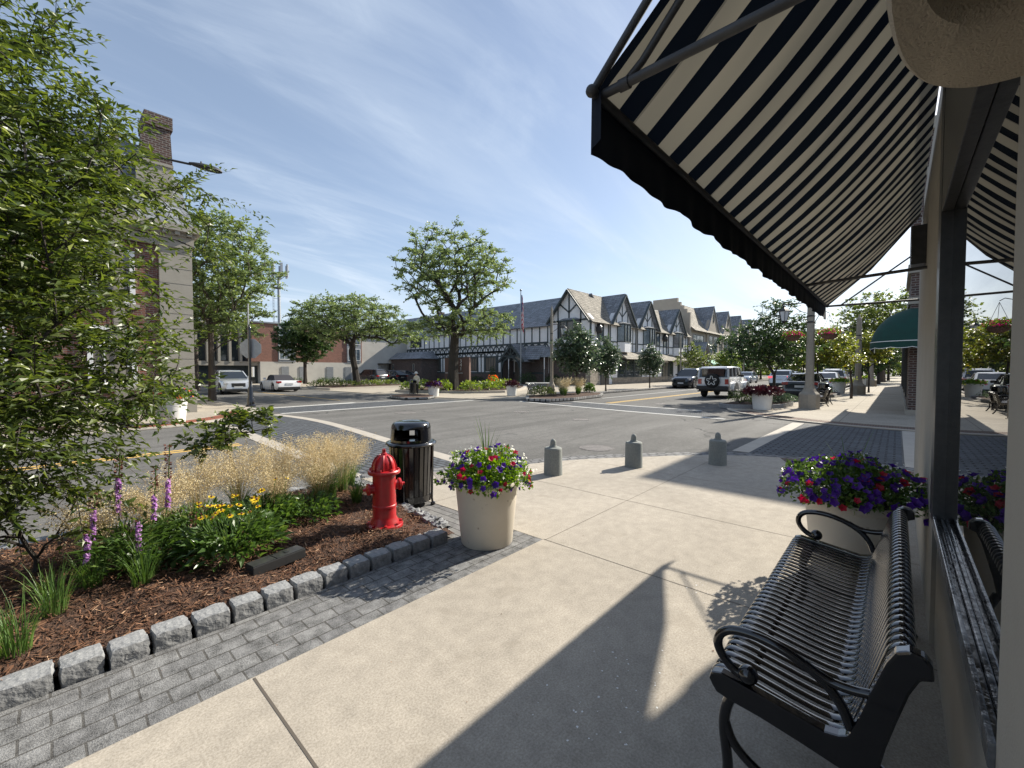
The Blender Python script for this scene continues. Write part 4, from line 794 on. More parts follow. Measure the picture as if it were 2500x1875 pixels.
for k,(x,y,l) in enumerate(((37.5,3.0,'white planter of small red flowers behind the leaning sapling'),(56.3,2.2,'white planter with low greenery farthest along the right sidewalk'))): flower_planter((x,y,0),l,r=.42,h=.8,pot='potwhite',fl=(('petpink',30,.1),),rx=.55,rz_=.25,nleaf=500,ls=.11,spikes=0,seed=20+k)
bf=strap_bench((23.2,2.3,0),1.6,'small black bench between the nearest lamp post and a litter bin',rz=R(0),group='black benches far off')
dup(bf,(22.3,18.0,0),R(-160),'small black bench beside the grassy bed across the junction')
t=thing('stone_bench',(23.1,18.3,0),'pale backless stone bench behind the grassy bed across the junction','bench',rz=R(-40)); b=MB(); b.box(-.95,.95,-.22,.22,.68,.76); b.build('seat','potwhite',t,world=False,bevel=.01); 
for s in (-.65,.65): b=MB(); b.box(s-.1,s+.1,-.15,.15,0,.68); b.build('leg','postcon',t,world=False)
for (x,y,l) in ((36.6,33.6,'white parking sign post left of the flagpole'),(35.6,27.6,'white parking sign post right of the flagpole')):
    t=thing('parking_sign',(x,y,0),l,'sign post','white sign posts before the timbered building'); b=MB(); b.tube([(0,0,0),(0,0,3.0)],.05,8); b.build('post','galv',t,world=False); b=MB(); b.box(-.03,.03,-.17,.17,1.75,2.95,rz=R(-45)); b.build('plate','whitepaint',t,world=False)
# monument sign
def text(body,size,loc,rx,rz,m,parent,name='lettering',extr=.003,align='CENTER'):
    c=bpy.data.curves.new(name,'FONT'); c.body=body; c.size=size; c.extrude=extr; c.align_x=align; c.resolution_u=3
    o=bpy.data.objects.new(name+'_src',c); scn.collection.objects.link(o); dg=bpy.context.evaluated_depsgraph_get(); me=bpy.data.meshes.new_from_object(o.evaluated_get(dg)); bpy.data.objects.remove(o)
    me.name=name; me.materials.clear(); me.materials.append(M[m]); q=bpy.data.objects.new(name,me); scn.collection.objects.link(q); q.location=Vector(loc)-(ORG[parent.name] if parent else Vector((0,0,0))); q.rotation_euler=(rx,0,rz); q.parent=parent; return q
S0=Vector((21.4,25.0,0)); t=thing('monument_sign',tuple(S0),'brown monument sign reading 341 and west suburban bank beside the big tree','sign')
b=MB(); b.box(S0.x-.9,S0.x+.9,S0.y-.25,S0.y+.25,0,2.55,rz=R(-54),c=(S0.x,S0.y)); b.build('slab','brownsign',t)
b=MB(); b.box(S0.x+.55,S0.x+1.0,S0.y-.31,S0.y+.31,0,2.6,rz=R(-54),c=(S0.x,S0.y)); b.build('pier','brownsign',t)
ca,sa=math.cos(R(-54)),math.sin(R(-54))
def sp_(lx,z,dy=-.262): return (S0.x+lx*ca-dy*sa,S0.y+lx*sa+dy*ca,z)
for k,ch in enumerate('341'): text(ch,.36,sp_(.35,2.20-.30*k),PI/2,R(-54),'whitepaint',t)
text('WEST SUBURBAN',.17,sp_(-.2,1.35),PI/2,R(-54),'whitepaint',t); text('BANK',.19,sp_(-.2,1.08),PI/2,R(-54),'whitepaint',t)
b=MB(); P=[sp_(-.33,1.62,-.256),sp_(-.17,1.62,-.256),sp_(-.17,1.95,-.256),sp_(-.33,1.95,-.256)]; b.extr(P,(-.006*.8,-.006*.6,0)); b.build('square_emblem','whitepaint',t)
# flagpole
F0=(36.8,31.9); t=thing('flagpole',(F0[0],F0[1],0),'white flagpole in front of the half timbered building','flagpole'); b=MB(); b.tube([(0,0,0),(0,0,10.6)],[.085,.05],10); b.build('pole','galv',t,smooth=True,world=False); b=MB(); b.sphere((0,0,10.72),.13); b.build('finial_ball','galv',t,smooth=True,world=False)
t=thing('flag',(F0[0],F0[1],0),'limp red and white striped flag with blue canton hanging on the flagpole','flag'); b=MB(); nU,nV=26,26; V=[]
for j in range(nV+1):
    for i in range(nU+1):
        u,v=i/nU,j/nV; fold=u*.28*(.35+.65*v**.8); V.append((F0[0]+.09+fold*.8+.07*math.sin(u*19)*(.3+v*.7),F0[1]-.05-fold*.6+.07*math.cos(u*17+1),10.2-v*3.3-u*1.25*(.3+.7*v)))
vs=V; fs=[(j*(nU+1)+i,j*(nU+1)+i+1,(j+1)*(nU+1)+i+1,(j+1)*(nU+1)+i) for j in range(nV) for i in range(nU)]; b.add(vs,fs); b.mi=[2 if (i<11 and j<14) else (0 if (j//2)%2==0 else 1) for j in range(nV) for i in range(nU)]
M['flagred']=mat('flag red',(.55,.03,.05),.8); M['flagwhite']=mat('flag white',(.75,.75,.75),.8); M['flagblue']=mat('flag blue',(.03,.05,.2),.8)
b.build('cloth',['flagred','flagwhite','flagblue'],t,smooth=True)
# orange sign and hanging iron
t=thing('orange_sign',(74,3.6,0),'bright orange square road sign far along the right sidewalk','road sign'); b=MB(); b.box(-.03,.03,-.9,.9,2.5,4.2,rz=R(0)); b.build('panel','orange',t,world=False); b=MB(); b.tube([(0.05,0,0),(.05,0,3)],.05,6); b.build('post','galv',t,world=False)
# person
def person(loc,rz):
    t=thing('person',loc,'person in white bucket hat and beige long shirt standing behind the far litter bin','person',rz=rz)
    me=bpy.data.meshes.new('body'); J={'pel':(0,0,.82,.13),'sp':(.0,0,1.0,.125),'ch':(.03,0,1.20,.14),'nk':(.06,0,1.36,.05),'hd':(.08,0,1.42,.07),'ht':(.08,0,1.54,.075),
      'lh':(0,.08,.80,.085),'lk':(.03,.09,.45,.058),'la':(0,.09,.08,.04),'lf':(.12,.10,.03,.035),'rh':(0,-.08,.80,.085),'rk':(.03,-.10,.45,.058),'ra':(-.02,-.1,.08,.04),'rf':(.1,-.11,.03,.035),
      'ls':(.03,.17,1.28,.06),'le':(.02,.24,1.03,.045),'lw':(.16,.22,.86,.03),'lhd':(.21,.21,.82,.03),'rs':(.03,-.17,1.28,.06),'re':(.02,-.24,1.03,.045),'rw':(.16,-.22,.90,.03),'rhd':(.21,-.21,.87,.03)}
    E_=[('pel','sp'),('sp','ch'),('ch','nk'),('nk','hd'),('hd','ht'),('pel','lh'),('lh','lk'),('lk','la'),('la','lf'),('pel','rh'),('rh','rk'),('rk','ra'),('ra','rf'),('ch','ls'),('ls','le'),('le','lw'),('lw','lhd'),('ch','rs'),('rs','re'),('re','rw'),('rw','rhd')]
    K=list(J); vs=[J[k][:3] for k in K]; ed=[(K.index(a),K.index(b)) for a,b in E_]; rd=[J[k][3] for k in K]
    for hn,s in (('lhd',1),('rhd',-1)):   # fingers
        h=J[hn]
        for f,(dy,l) in enumerate(((-.022,.06),(-.008,.07),(.008,.068),(.022,.055))): vs+= [(h[0]+.03,h[1]+dy,h[2]-.02),(h[0]+.03+l*.7,h[1]+dy,h[2]-.03-l*.5)]; rd+=[.009,.008]; ed+= [(K.index(hn),len(vs)-2),(len(vs)-2,len(vs)-1)]
        vs.append((h[0]+.03,h[1]-s*.04,h[2]+.01)); rd.append(.010); ed.append((K.index(hn),len(vs)-1))
    me.from_pydata(vs,ed,[]); o=bpy.data.objects.new('body',me); scn.collection.objects.link(o); md=o.modifiers.new('s','SKIN'); 
    for i,r in enumerate(rd): me.skin_vertices[0].data[i].radius=(r,r)
    me.skin_vertices[0].data[0].use_root=True; o.modifiers.new('u','SUBSURF').levels=1
    dg=bpy.context.evaluated_depsgraph_get(); m2=bpy.data.meshes.new_from_object(o.evaluated_get(dg)); bpy.data.objects.remove(o); m2.name='body'
    m2.materials.clear(); [m2.materials.append(M[k]) for k in ('skin','beigecloth','darkcloth')]
    for p in m2.polygons:
        c=p.center; p.material_index=0 if (c.z>1.36 or (c.x>.13 and c.z>.7)) else (1 if c.z>.74 else 2); p.use_smooth=True
    q=bpy.data.objects.new('body',m2); scn.collection.objects.link(q); q.parent=t
    b=MB(); b.lathe([(.17,1.50),(.165,1.51),(.105,1.53),(.10,1.58),(.085,1.625),(.04,1.645),(.001,1.65)],.08,0,20); b.build('bucket_hat','potwhite',t,smooth=True,world=False,auto=50)
    b=MB(); b.sphere((.155,0,1.46),.012,8,6); b.sphere((.145,.03,1.49),.008,6,5); b.sphere((.145,-.03,1.49),.008,6,5); b.build('face_details','skin',t,world=False)
    return t
person((17.7,25.0,-.12),R(200))
# ---------------------------------------------------------------- building helpers
class Wall:
    """draws on a vertical plane: axis 'X' => plane x=c facing -x (u=y); axis 'Y' => plane y=c facing -y (u=x)"""
    def __init__(s,axis,c,sgn=-1): s.a=axis; s.c=c; s.s=sgn
    def p(s,u,z,d=0): return (s.c+s.s*d,u,z) if s.a=='X' else (u,s.c+s.s*d,z)
    def rect(s,mb,u0,u1,z0,z1,d0,d1):
        if s.a=='X': mb.box(min(s.c+s.s*d0,s.c+s.s*d1),max(s.c+s.s*d0,s.c+s.s*d1),u0,u1,z0,z1)
        else: mb.box(u0,u1,min(s.c+s.s*d0,s.c+s.s*d1),max(s.c+s.s*d0,s.c+s.s*d1),z0,z1)
    def bar(s,mb,u0,z0,u1,z1,w=.16,d=.05):
        dx,dz=u1-u0,z1-z0; l=math.hypot(dx,dz); nx,nz=-dz/l*w/2,dx/l*w/2
        q=[s.p(u0+nx,z0+nz),s.p(u1+nx,z1+nz),s.p(u1-nx,z1-nz),s.p(u0-nx,z0-nz)]; v=(s.s*d,0,0) if s.a=='X' else (0,s.s*d,0); mb.extr(q,v)
    def arch(s,mb,uc,z0,r,w=.13,d=.052,a0=0,a1=180,sz=1.0,n=8):
        for k in range(n):
            b0=R(a0+(a1-a0)*k/n); b1=R(a0+(a1-a0)*(k+1)/n); o,i=r,r-w
            q=[s.p(uc+o*math.cos(b0),z0+o*math.sin(b0)*sz),s.p(uc+o*math.cos(b1),z0+o*math.sin(b1)*sz),s.p(uc+i*math.cos(b1),z0+i*math.sin(b1)*sz),s.p(uc+i*math.cos(b0),z0+i*math.sin(b0)*sz)]; v=(s.s*d,0,0) if s.a=='X' else (0,s.s*d,0); mb.extr(q,v)
    def window(s,t,u0,u1,z0,z1,nu=1,nz=1,frame='timber',glass='glass',fw=.07,d=.06,name='window',mw=.035,sill=None):
        b=MB(); 
        for a,b_,c,e in ((u0,u1,z0,z0+fw),(u0,u1,z1-fw,z1),(u0,u0+fw,z0+fw,z1-fw),(u1-fw,u1,z0+fw,z1-fw)): s.rect(b,a,b_,c,e,0,d)
        for k in range(1,nu): u=u0+(u1-u0)*k/nu; s.rect(b,u-mw/2,u+mw/2,z0+fw,z1-fw,.0,d*.85)
        for k in range(1,nz): z=z0+(z1-z0)*k/nz; s.rect(b,u0+fw,u1-fw,z-mw/2,z+mw/2,.0,d*.8)
        o=b.build(name,frame,t); g=MB(); s.rect(g,u0+fw,u1-fw,z0+fw,z1-fw,-.02,.02); g.build('pane',glass,o)
        return o
def roofpoly(mb,pts,th=.14):
    """sloped slab"""
    a,b,c=[Vector(p) for p in pts[:3]]; n=(b-a).cross(c-a).normalized(); n=n if n.z>0 else -n; mb.extr([Vector(p) for p in pts],tuple(-n*th))
# ================================================================ half timbered building
X0,Y0=39.5,24.4
t=thing('half_timbered_building',(X0,Y0,0),'white and dark green half timbered building with slate gables across the junction','building')
SX=Wall('X',X0); SY=Wall('Y',Y0); GX=Wall('X',X0-.25); GY=Wall('Y',Y0-.2)
b=MB(); b.box(X0,68,Y0,30,3.6,7.2); b.box(X0,47,30,64,1.25,6.9); b.build('upper_wall','white',t)
b=MB(); b.box(X0-.05,47,30.6,64,-.05,1.25); b.box(X0+.1,41,Y0+.55,30.6,0,3.6); b.box(X0-.03,X0,30,32.6,0,3.6); b.build('brick_base','brickdark',t)
b=MB(); b.box(X0-.06,X0+1.9,Y0-.06,Y0+.55,0,3.6); b.box(44.3,68,Y0-.05,30,0,.78); b.build('stone_base','stonewall',t)
b=MB(); b.box(X0+1.9,68,Y0+.02,30,.05,3.6); b.build('ground_floor_wall','white',t)
# main gable facing the junction
b=MB(); g=[(24.12,4.35),(29.55,4.35),(29.55,7.2),(26.97,10.35),(24.12,7.1)]; b.extr([(X0-.25,y,z) for y,z in g],(.6,0,0)); b.build('gable_wall','white',t)
b=MB()
for a in ((24.12,4.42,29.55,4.42,.2),(24.12,7.1,29.55,7.1,.2),(24.2,4.4,24.2,7.1,.2),(29.45,4.4,29.45,7.1,.2),(26.97,7.2,26.97,10.3,.16),(26.97,8.0,25.75,9.0,.15),(26.97,8.0,28.2,9.0,.15),(25.45,4.5,25.45,8.6,.15),(28.45,4.5,28.45,8.6,.15),(24.12,5.15,25.45,5.15,.0)): 
    if a[4]: GX.bar(b,a[0],a[1],a[2],a[3],a[4],.06)
for y0,y1,z0,z1 in ((30.0,47,6.85,.28),(30,64,4.85,.22),(30,64,4.02,.2),(30.7,64,3.98,.22),(30.7,64,1.3,.2)): SX.bar(b,y0,z0,y1 if y1!=47 else 64,z0,z1,.07)
y=30.1
while y<64: SX.bar(b,y,4.9,y,6.9,.13,.06); y+=1.18
y=30.4
while y<64:
    SX.arch(b,y,4.12,.5,sz=1.3); SX.bar(b,y,4.1,y,4.55,.08,.05); y+=1.0
y=37.5; wins=[(38.4,40.4),(42.0,43.95),(46.3,48.3),(49.9,50.9)]
while y<53.5:
    if not any(a-.1<y<c+.1 for a,c in wins): SX.bar(b,y,1.35,y,3.95,.13,.06)
    y+=.62
y=37.3
while y<53.6: 
    SX.arch(b,y+.5,3.45,.46,w=.1,sz=1.0); y+=.98
SX.bar(b,37.3,3.42,53.5,3.42,.12,.055)
for a,c in wins:
    for u in (a-.08,c+.08): SX.bar(b,u,1.35,u,3.4,.14,.06)
b.build('timber_frame','timber',t)
for a,c in wins: SX.window(t,a,c,1.5,3.35,4,1,glass='leadglass',fw=.09,name='leaded_window')
# bay on the main gable
def bay(u,zb,z0,z1,w,wl,out=.55,glass='glass',base='white'):
    h=w/2
    def ring(e,z): return [wl.p(u-h,z,0),wl.p(u-h*.62,z,out+e),wl.p(u+h*.62,z,out+e),wl.p(u+h,z,0)]
    m=MB(); m.loft([ring(0,zb),ring(0,z0)]); a=m.build('bay_apron',base,t)
    m=MB(); m.loft([ring(-.03,z0),ring(-.03,z1)]); m.build('bay_glazing',glass,t)
    m=MB(); m.loft([ring(.05,z0-.06),ring(.05,z0+.06)]); m.loft([ring(.08,z1-.05),ring(.08,z1+.10)])
    for s,q in ((-h,0),(-h*.62,out),(0,out),(h*.62,out),(h,0)): m.bar(wl.p(u+s,z0,q),wl.p(u+s,z1,q),.12)
    m.build('bay_frame','timber',t); m=MB(); p=[wl.p(u-h-.1,z1+.1,0),wl.p(u-h*.66,z1+.1,out+.15),wl.p(u+h*.66,z1+.1,out+.15),wl.p(u+h+.1,z1+.1,0)]; q=[wl.p(u-h*.6,z1+.38,0),wl.p(u-h*.4,z1+.34,out*.3),wl.p(u+h*.4,z1+.34,out*.3),wl.p(u+h*.6,z1+.38,0)]; m.loft([p,q]); m.build('bay_roof','slate',t)
bay(26.95,4.45,5.2,7.0,2.9,GX,.5,'leadglass')
# roofs
def gableroof_x(y0,yc,y1,ze,zr,xa,xb,over=.3):
    pass
m=MB()
roofpoly(m,[(X0-.55,23.75,6.75),(X0-.55,24.25,7.2),(68,24.25,7.2),(68,23.75,6.75)],.12)
roofpoly(m,[(X0-.55,24.25,7.2),(X0-.55,26.97,10.62),(68,26.97,10.62),(68,24.25,7.2)])
m.build('front_roof','slate_sunlit',t)
m=MB(); roofpoly(m,[(X0-.55,26.97,10.62),(X0-.55,29.75,7.1),(43.2,30.2,7.1),(68,30.2,7.1),(68,26.97,10.62)])
roofpoly(m,[(X0-.45,29.3,6.75),(43.2,26.5,10.58),(43.2,65,10.58),(X0-.45,65,6.75)])
roofpoly(m,[(43.2,26.5,10.58),(47.4,26.5,6.75),(47.4,65,6.75),(43.2,65,10.58)])
m.build('side_roof','slate',t)
m=MB(); 
for (y0,z0,y1,z1) in ((24.05,6.7,26.97,10.42),(26.97,10.42,29.8,6.85)): m.bar((X0-.62,y0,z0),(X0-.62,y1,z1),.16,.34,up=(1,0,0))
m.build('barge_board','timber',t)
# cross gables on the street side
for k,gx in enumerate((46.15,52.96,62.75)):
    hw=2.75; m=MB(); m.extr([(gx-hw,Y0-.2,3.9),(gx+hw,Y0-.2,3.9),(gx+hw,Y0-.2,7.0),(gx,Y0-.2,10.3),(gx-hw,Y0-.2,7.0)],(0,.5,0)); m.build('gable_wall','white',t)
    m=MB(); yr=27.2
    roofpoly(m,[(gx,Y0-.6,10.6),(gx-hw*.86,Y0-.6,7.35),(gx-hw*.86,24.5,7.35),(gx,yr,10.6)]); roofpoly(m,[(gx-hw*.86,Y0-.6,7.35),(gx-hw-.35,Y0-.6,6.85),(gx-hw-.35,24.3,6.85),(gx-hw*.86,24.5,7.35)])
    roofpoly(m,[(gx,Y0-.6,10.6),(gx+hw*.86,Y0-.6,7.35),(gx+hw*.86,24.5,7.35),(gx,yr,10.6)]); roofpoly(m,[(gx+hw*.86,Y0-.6,7.35),(gx+hw+.35,Y0-.6,6.85),(gx+hw+.35,24.3,6.85),(gx+hw*.86,24.5,7.35)])
    m.build('gable_roof','slate',t)
    m=MB(); 
    for s in (-1,1): m.bar((gx,Y0-.64,10.45),(gx+s*(hw+.3),Y0-.64,6.8),.12,.30,up=(0,1,0))
    m.build('barge_board','timber',t)
    m=MB(); GY.bar(m,gx,7.0,gx,10.1,.14); GY.bar(m,gx,7.9,gx-1.2,8.8,.13); GY.bar(m,gx,7.9,gx+1.2,8.8,.13); GY.bar(m,gx-1.4,7.0,gx-1.4,8.5,.13); GY.bar(m,gx+1.4,7.0,gx+1.4,8.5,.13); GY.bar(m,gx-hw,7.0,gx+hw,7.0,.16)
    for s in (-hw,-1.15,1.15,hw): GY.bar(m,gx+s,3.95,gx+s,7.0,.14)
    GY.bar(m,gx-hw,4.9,gx-1,4.9,.12); GY.bar(m,gx+1,4.9,gx+hw,4.9,.12)
    m.build('timber_frame','timber',t); bay(gx,3.75,4.95,6.95,2.3,GY,.75,'glasslight')
m=MB()
for x in (39.6,40.9,42.2,43.3,49.1,50.1,56.2,57.4,58.6,59.7,65.8,67,67.9): SY.bar(m,x,3.7,x,7.1,.13,.06)
for a,c in ((39.5,43.4),(49,50.2),(55.7,60),(65.5,68)): SY.bar(m,a,4.9,c,4.9,.12,.055); SY.bar(m,a,7.05,c,7.05,.2,.06); SY.bar(m,a,3.8,c,3.8,.2,.06)
for x in (53.2,54.4,55.6,56.8,58.2,60.6,62.2,64,65.6,67.4): SY.bar(m,x,.8,x,3.1,.12,.05)
m.build('timber_frame','timber',t)
for a,c in ((41.1,42.1),(56.4,57.3),(58.8,59.6)): SY.window(t,a,c,4.95,6.9,1,2,glass='glasslight')
for a,c in ((45.5,47.5),(47.6,49.7),(49.8,51.9),(60.8,62.1),(64.2,65.5)): SY.window(t,a,c,.75,3.1,1,1,glass='glass',fw=.12,name='shop_window')
SY.window(t,43.9,45.0,1.2,2.0,1,1,name='shop_window'); SY.window(t,58.4,60.4,.05,2.7,2,1,name='shop_door',glass='leadglass')
m=MB(); SY.rect(m,41.6,43.4,0,3.1,.02,.08); m.build('shop_door','darkframe',t)
for x in (40.6,58.3): m=MB(); m.lathe([(.25,5.6),(.36,5.9),(.34,6.3),(.1,6.6),(.05,6.7)],x,Y0-.42,10); m.build('hanging_lantern','iron',t)
# skirt roofs
m=MB(); roofpoly(m,[(45.2,23.0,2.95),(45.2,24.2,3.85),(68,24.2,3.85),(68,23.0,2.95)],.1); m.build('skirt_roof','slate_sunlit',t)
m=MB(); roofpoly(m,[(X0-1.0,23.4,3.15),(X0-.1,24.15,4.3),(41.3,24.15,4.3),(41.3,23.4,3.15)],.1); m.build('corner_skirt','slate_sunlit',t)
m=MB(); roofpoly(m,[(X0-1.0,23.4,3.15),(X0-.2,24.15,4.35),(X0-.2,30.5,4.35),(X0-1.0,30.5,3.15)],.1); m.build('side_skirt','slate',t)
# porch
PX=37.4; m=MB(); m.box(PX+.1,X0,32.6,32.85,0,2.8); m.build('porch_wall','brickdark',t); m=MB(); m.box(PX+.1,X0,35.4,35.65,0,2.8); m.build('porch_wall','brickdark',t)
m=MB(); roofpoly(m,[(PX,33.95,4.75),(PX,31.95,2.65),(X0,31.95,2.65),(X0,33.95,4.75)],.12); roofpoly(m,[(PX,33.95,4.75),(PX,36.0,2.65),(X0,36.0,2.65),(X0,33.95,4.75)],.12); roofpoly(m,[(38.2,30.4,2.9),(38.2,33.1,2.9),(39.5,33.1,4.6),(39.5,30.4,4.6)],.1); m.build('porch_roof','slate',t)
m=MB(); PW=Wall('X',PX); PW.bar(m,33.95,4.6,31.95,2.6,.26,.1); PW.bar(m,33.95,4.6,36,2.6,.26,.1); PW.bar(m,32.4,3.3,35.6,3.3,.14,.08); PW.bar(m,33.95,3.3,33.95,4.5,.12,.08); PW.bar(m,33.95,3.35,33.3,3.95,.1,.08); PW.bar(m,33.95,3.35,34.6,3.95,.1,.08); PW.arch(m,33.98,1.9,1.5,.18,.1,sz=.9)
for y in (32.5,35.5): m.box(PX-.05,PX+.18,y-.1,y+.1,0,2.8)
m.build('porch_frame','timber',t); m=MB(); m.box(X0-.12,X0-.04,33.1,35.1,0,2.7); m.build('entrance_door','leadglass',t)
# left end upper window and annex
SX.window(t,54.5,57.3,5.2,6.8,2,1,glass='glass'); 
m=MB(); m.box(36.6,X0,50.6,59,0,3.3); m.build('annex_wall','brickdark',t); m=MB(); P=[(36.1,50.1,3.3),(36.1,72,3.3),(X0,72,3.3),(X0,50.1,3.3)]; Q=[(37.6,51.5,4.35),(37.6,72,4.35),(X0,72,4.35),(X0,51.5,4.35)]; m.loft([P,Q]); m.build('annex_roof','slate',t)
for y in (52.2,57.6): Wall('X',36.6).window(t,y,y+.5,1.5,2.6,frame='stone',glass='glass')
for y in (65,71.5): m=MB(); m.box(36.5,36.8,y,y+.3,0,3.3); m.build('carport_post','timber',t)
m=MB(); m.box(46,46.9,58,58.9,8.6,11.6); m.build('chimney','brickdark',t)
t=thing('white_garage',(46,70,0),'white garage behind the carport left of the brick annex','building'); m=MB(); m.box(44,56,66,84,0,3.6); m.build('wall','white',t); m=MB(); roofpoly(m,[(43.6,65,3.5),(50,65,5.2),(50,85,5.2),(43.6,85,3.5)]); m.build('roof','slate',t); Wall('X',44).window(t,71,76,.1,2.6,4,3,frame='whitepaint',glass='white',name='garage_door')
# ================================================================ stepped stucco building
X1=68.9; t=thing('stepped_gable_building',(X1,Y0,0),'beige stucco building with stepped gable and green awnings beyond the timbered one','building')
b=MB(); b.extr([(X1,y,z) for y,z in ((24.4,0),(30.5,0),(30.5,13.3),(26.4,13.3),(26.4,12.6),(25.9,12.6),(25.9,12.0),(25.4,12.0),(25.4,11.4),(24.9,11.4),(24.9,10.8),(24.4,10.8))],(.5,0,0)); b.build('stepped_gable','beigestucco',t)
b=MB(); b.box(X1+.5,112,24.4,34,0,8.6); b.build('wall','beigestucco',t); b=MB(); b.box(X1+.3,112,24.36,24.4,0,3.2); b.build('ground_floor','brickdark',t)
b=MB(); roofpoly(b,[(X1+.5,23.7,8.0),(X1+.5,24.6,8.8),(112,24.6,8.8),(112,23.7,8.0)],.15); roofpoly(b,[(X1+.5,24.6,8.8),(X1+.5,27.6,12.9),(112,27.6,12.9),(112,24.6,8.8)]); roofpoly(b,[(X1+.5,27.6,12.9),(X1+.5,32,8.6),(112,32,8.6),(112,27.6,12.9)]); b.build('roof','slate_sunlit',t)
for gx in (79.6,88.2,96.7,105):
    hw=3.1; b=MB(); b.extr([(gx-hw,24.15,3.2),(gx+hw,24.15,3.2),(gx+hw,24.15,8.6),(gx,24.15,12.7),(gx-hw,24.15,8.6)],(0,.5,0)); b.build('gable_wall','beigestucco',t)
    b=MB(); 
    for s in (-1,1): roofpoly(b,[(gx,24.0,12.9),(gx+s*hw*.9,24.0,8.9),(gx+s*hw*.9,24.8,8.9),(gx,27.6,12.9)]); roofpoly(b,[(gx+s*hw*.9,24.0,8.9),(gx+s*(hw+.5),24.0,8.3),(gx+s*(hw+.5),24.6,8.3),(gx+s*hw*.9,24.8,8.9)])
    b.build('gable_roof','slate',t); W=Wall('Y',24.15); W.window(t,gx-.2,gx+.2,10.0,11.4,fw=.05); W.window(t,gx-2.2,gx-.4,4.6,7.6,2,3,glass='glasslight'); W.window(t,gx+.4,gx+2.2,4.6,7.6,2,3,glass='glasslight')
Wall('Y',24.4).window(t,70.2,75.2,4.4,7.4,3,1,glass='glasslight')
for a in (74.5,83.5,92,101): b=MB(); roofpoly(b,[(a,22.6,2.75),(a,24.2,3.7),(a+5,24.2,3.7),(a+5,22.6,2.75)],.04); b.box(a,a+5,22.58,22.6,2.45,2.75); b.build('green_awning','mintawn',t)
b=MB(); roofpoly(b,[(66.3,21.6,3.3),(68.6,21.6,6.0),(68.6,24.1,6.0),(66.3,24.1,3.3)],.12); roofpoly(b,[(68.6,21.6,6.0),(70.9,21.6,3.3),(70.9,24.1,3.3),(68.6,24.1,6.0)],.12); b.build('porch_roof','slate',t); b=MB(); b.box(66.6,66.8,21.7,21.9,0,3.3); b.box(70.4,70.6,21.7,21.9,0,3.3); b.build('porch_posts','timber',t)
# ================================================================ far brick and white building
t=thing('brick_office_block',(17,58,0),'low brick and white office block behind the parked cars with metal framed windows','building')
b=MB(); b.box(16.9,31.5,58,75,2.7,7.45); b.build('brick_wall','brickbig',t); b=MB(); b.box(18.1,34,57.96,75,0,2.7); b.box(31.5,46,58.3,75,2.7,7.2) ; b.build('white_base','offwhite',t)
b=MB(); b.box(16.7,46,57.85,75,7.45,7.62); b.build('roof_edge','galv',t)
b=MB(); b.box(2,16.9,59,75,0,7.3); b.build('dark_wing','beigestucco',t); b=MB()
for k in range(9): b.box(7.2+k*1.1,7.45+k*1.1,58.2,59,2.6,7.2)
b.box(2,18.1,58.3,59,2.2,2.7); b.build('vertical_fins','stone',t); b=MB(); b.box(6,16.8,58.85,58.99,2.8,7); b.box(6,18,58.9,58.98,.1,2.2); b.build('recessed_glazing','glass',t)
W=Wall('Y',58)
for a in (20.15,29.2):
    b=MB(); b.box(a,a+2.1,57.9,58.0,2.7,7.45); b.build('window_panel','galv',t)
    for z in (3.0,5.3): Wall('Y',57.9).window(t,a+.1,a+2.0,z,z+1.7,3,1,frame='whitepaint',glass='glasslight')
for a in (20.5,22.7,26.3,28.9): b=MB(); b.box(a,a+.9,57.9,57.96,.15,2.1); b.build('door','galv',t)
# antenna
t=thing('antenna_mast',(25.3,72,0),'tall cell phone antenna mast with ladder behind the brick office block','antenna mast')
b=MB(); b.tube([(0,0,0),(0,0,17)],[.3,.2],8); b.build('mast','galv',t,world=False); b=MB()
for s in (-.25,.25): b.tube([(-.65+s*.0-.15,s,0),(-.65-.15,s,15.6)],.03,4)
for k in range(30): b.tube([(-.8,-.25,1+k*.48),(-.8,.25,1+k*.48)],.025,4)
for k in range(8): b.tube([(-.8,0,2+k*1.8),(-.2,0,2+k*1.8)],.03,4)
b.build('ladder','galv',t,world=False); b=MB()
for k in range(12): a=k*PI/6; b.bar((1.2*math.cos(a),1.2*math.sin(a),16.6),(1.2*math.cos(a+PI/6),1.2*math.sin(a+PI/6),16.6),.08)
for k in range(3): a=k*2*PI/3+.4; b.tube([(0,0,15.6),(1.2*math.cos(a),1.2*math.sin(a),16.6)],.05,5); b.tube([(0,0,16.6),(1.2*math.cos(a),1.2*math.sin(a),16.6)],.05,5)
b.box(-.8,.3,-.6,.6,14.4,14.5); b.build('platform','iron',t,world=False)
for k in range(7): a=k*2*PI/7+.2; b=MB(); b.box(1.3*math.cos(a)-.16,1.3*math.cos(a)+.16,1.3*math.sin(a)-.1,1.3*math.sin(a)+.1,16.2,18.2,rz=a+PI/2); b.build('antenna_panel','galv',t,world=False)
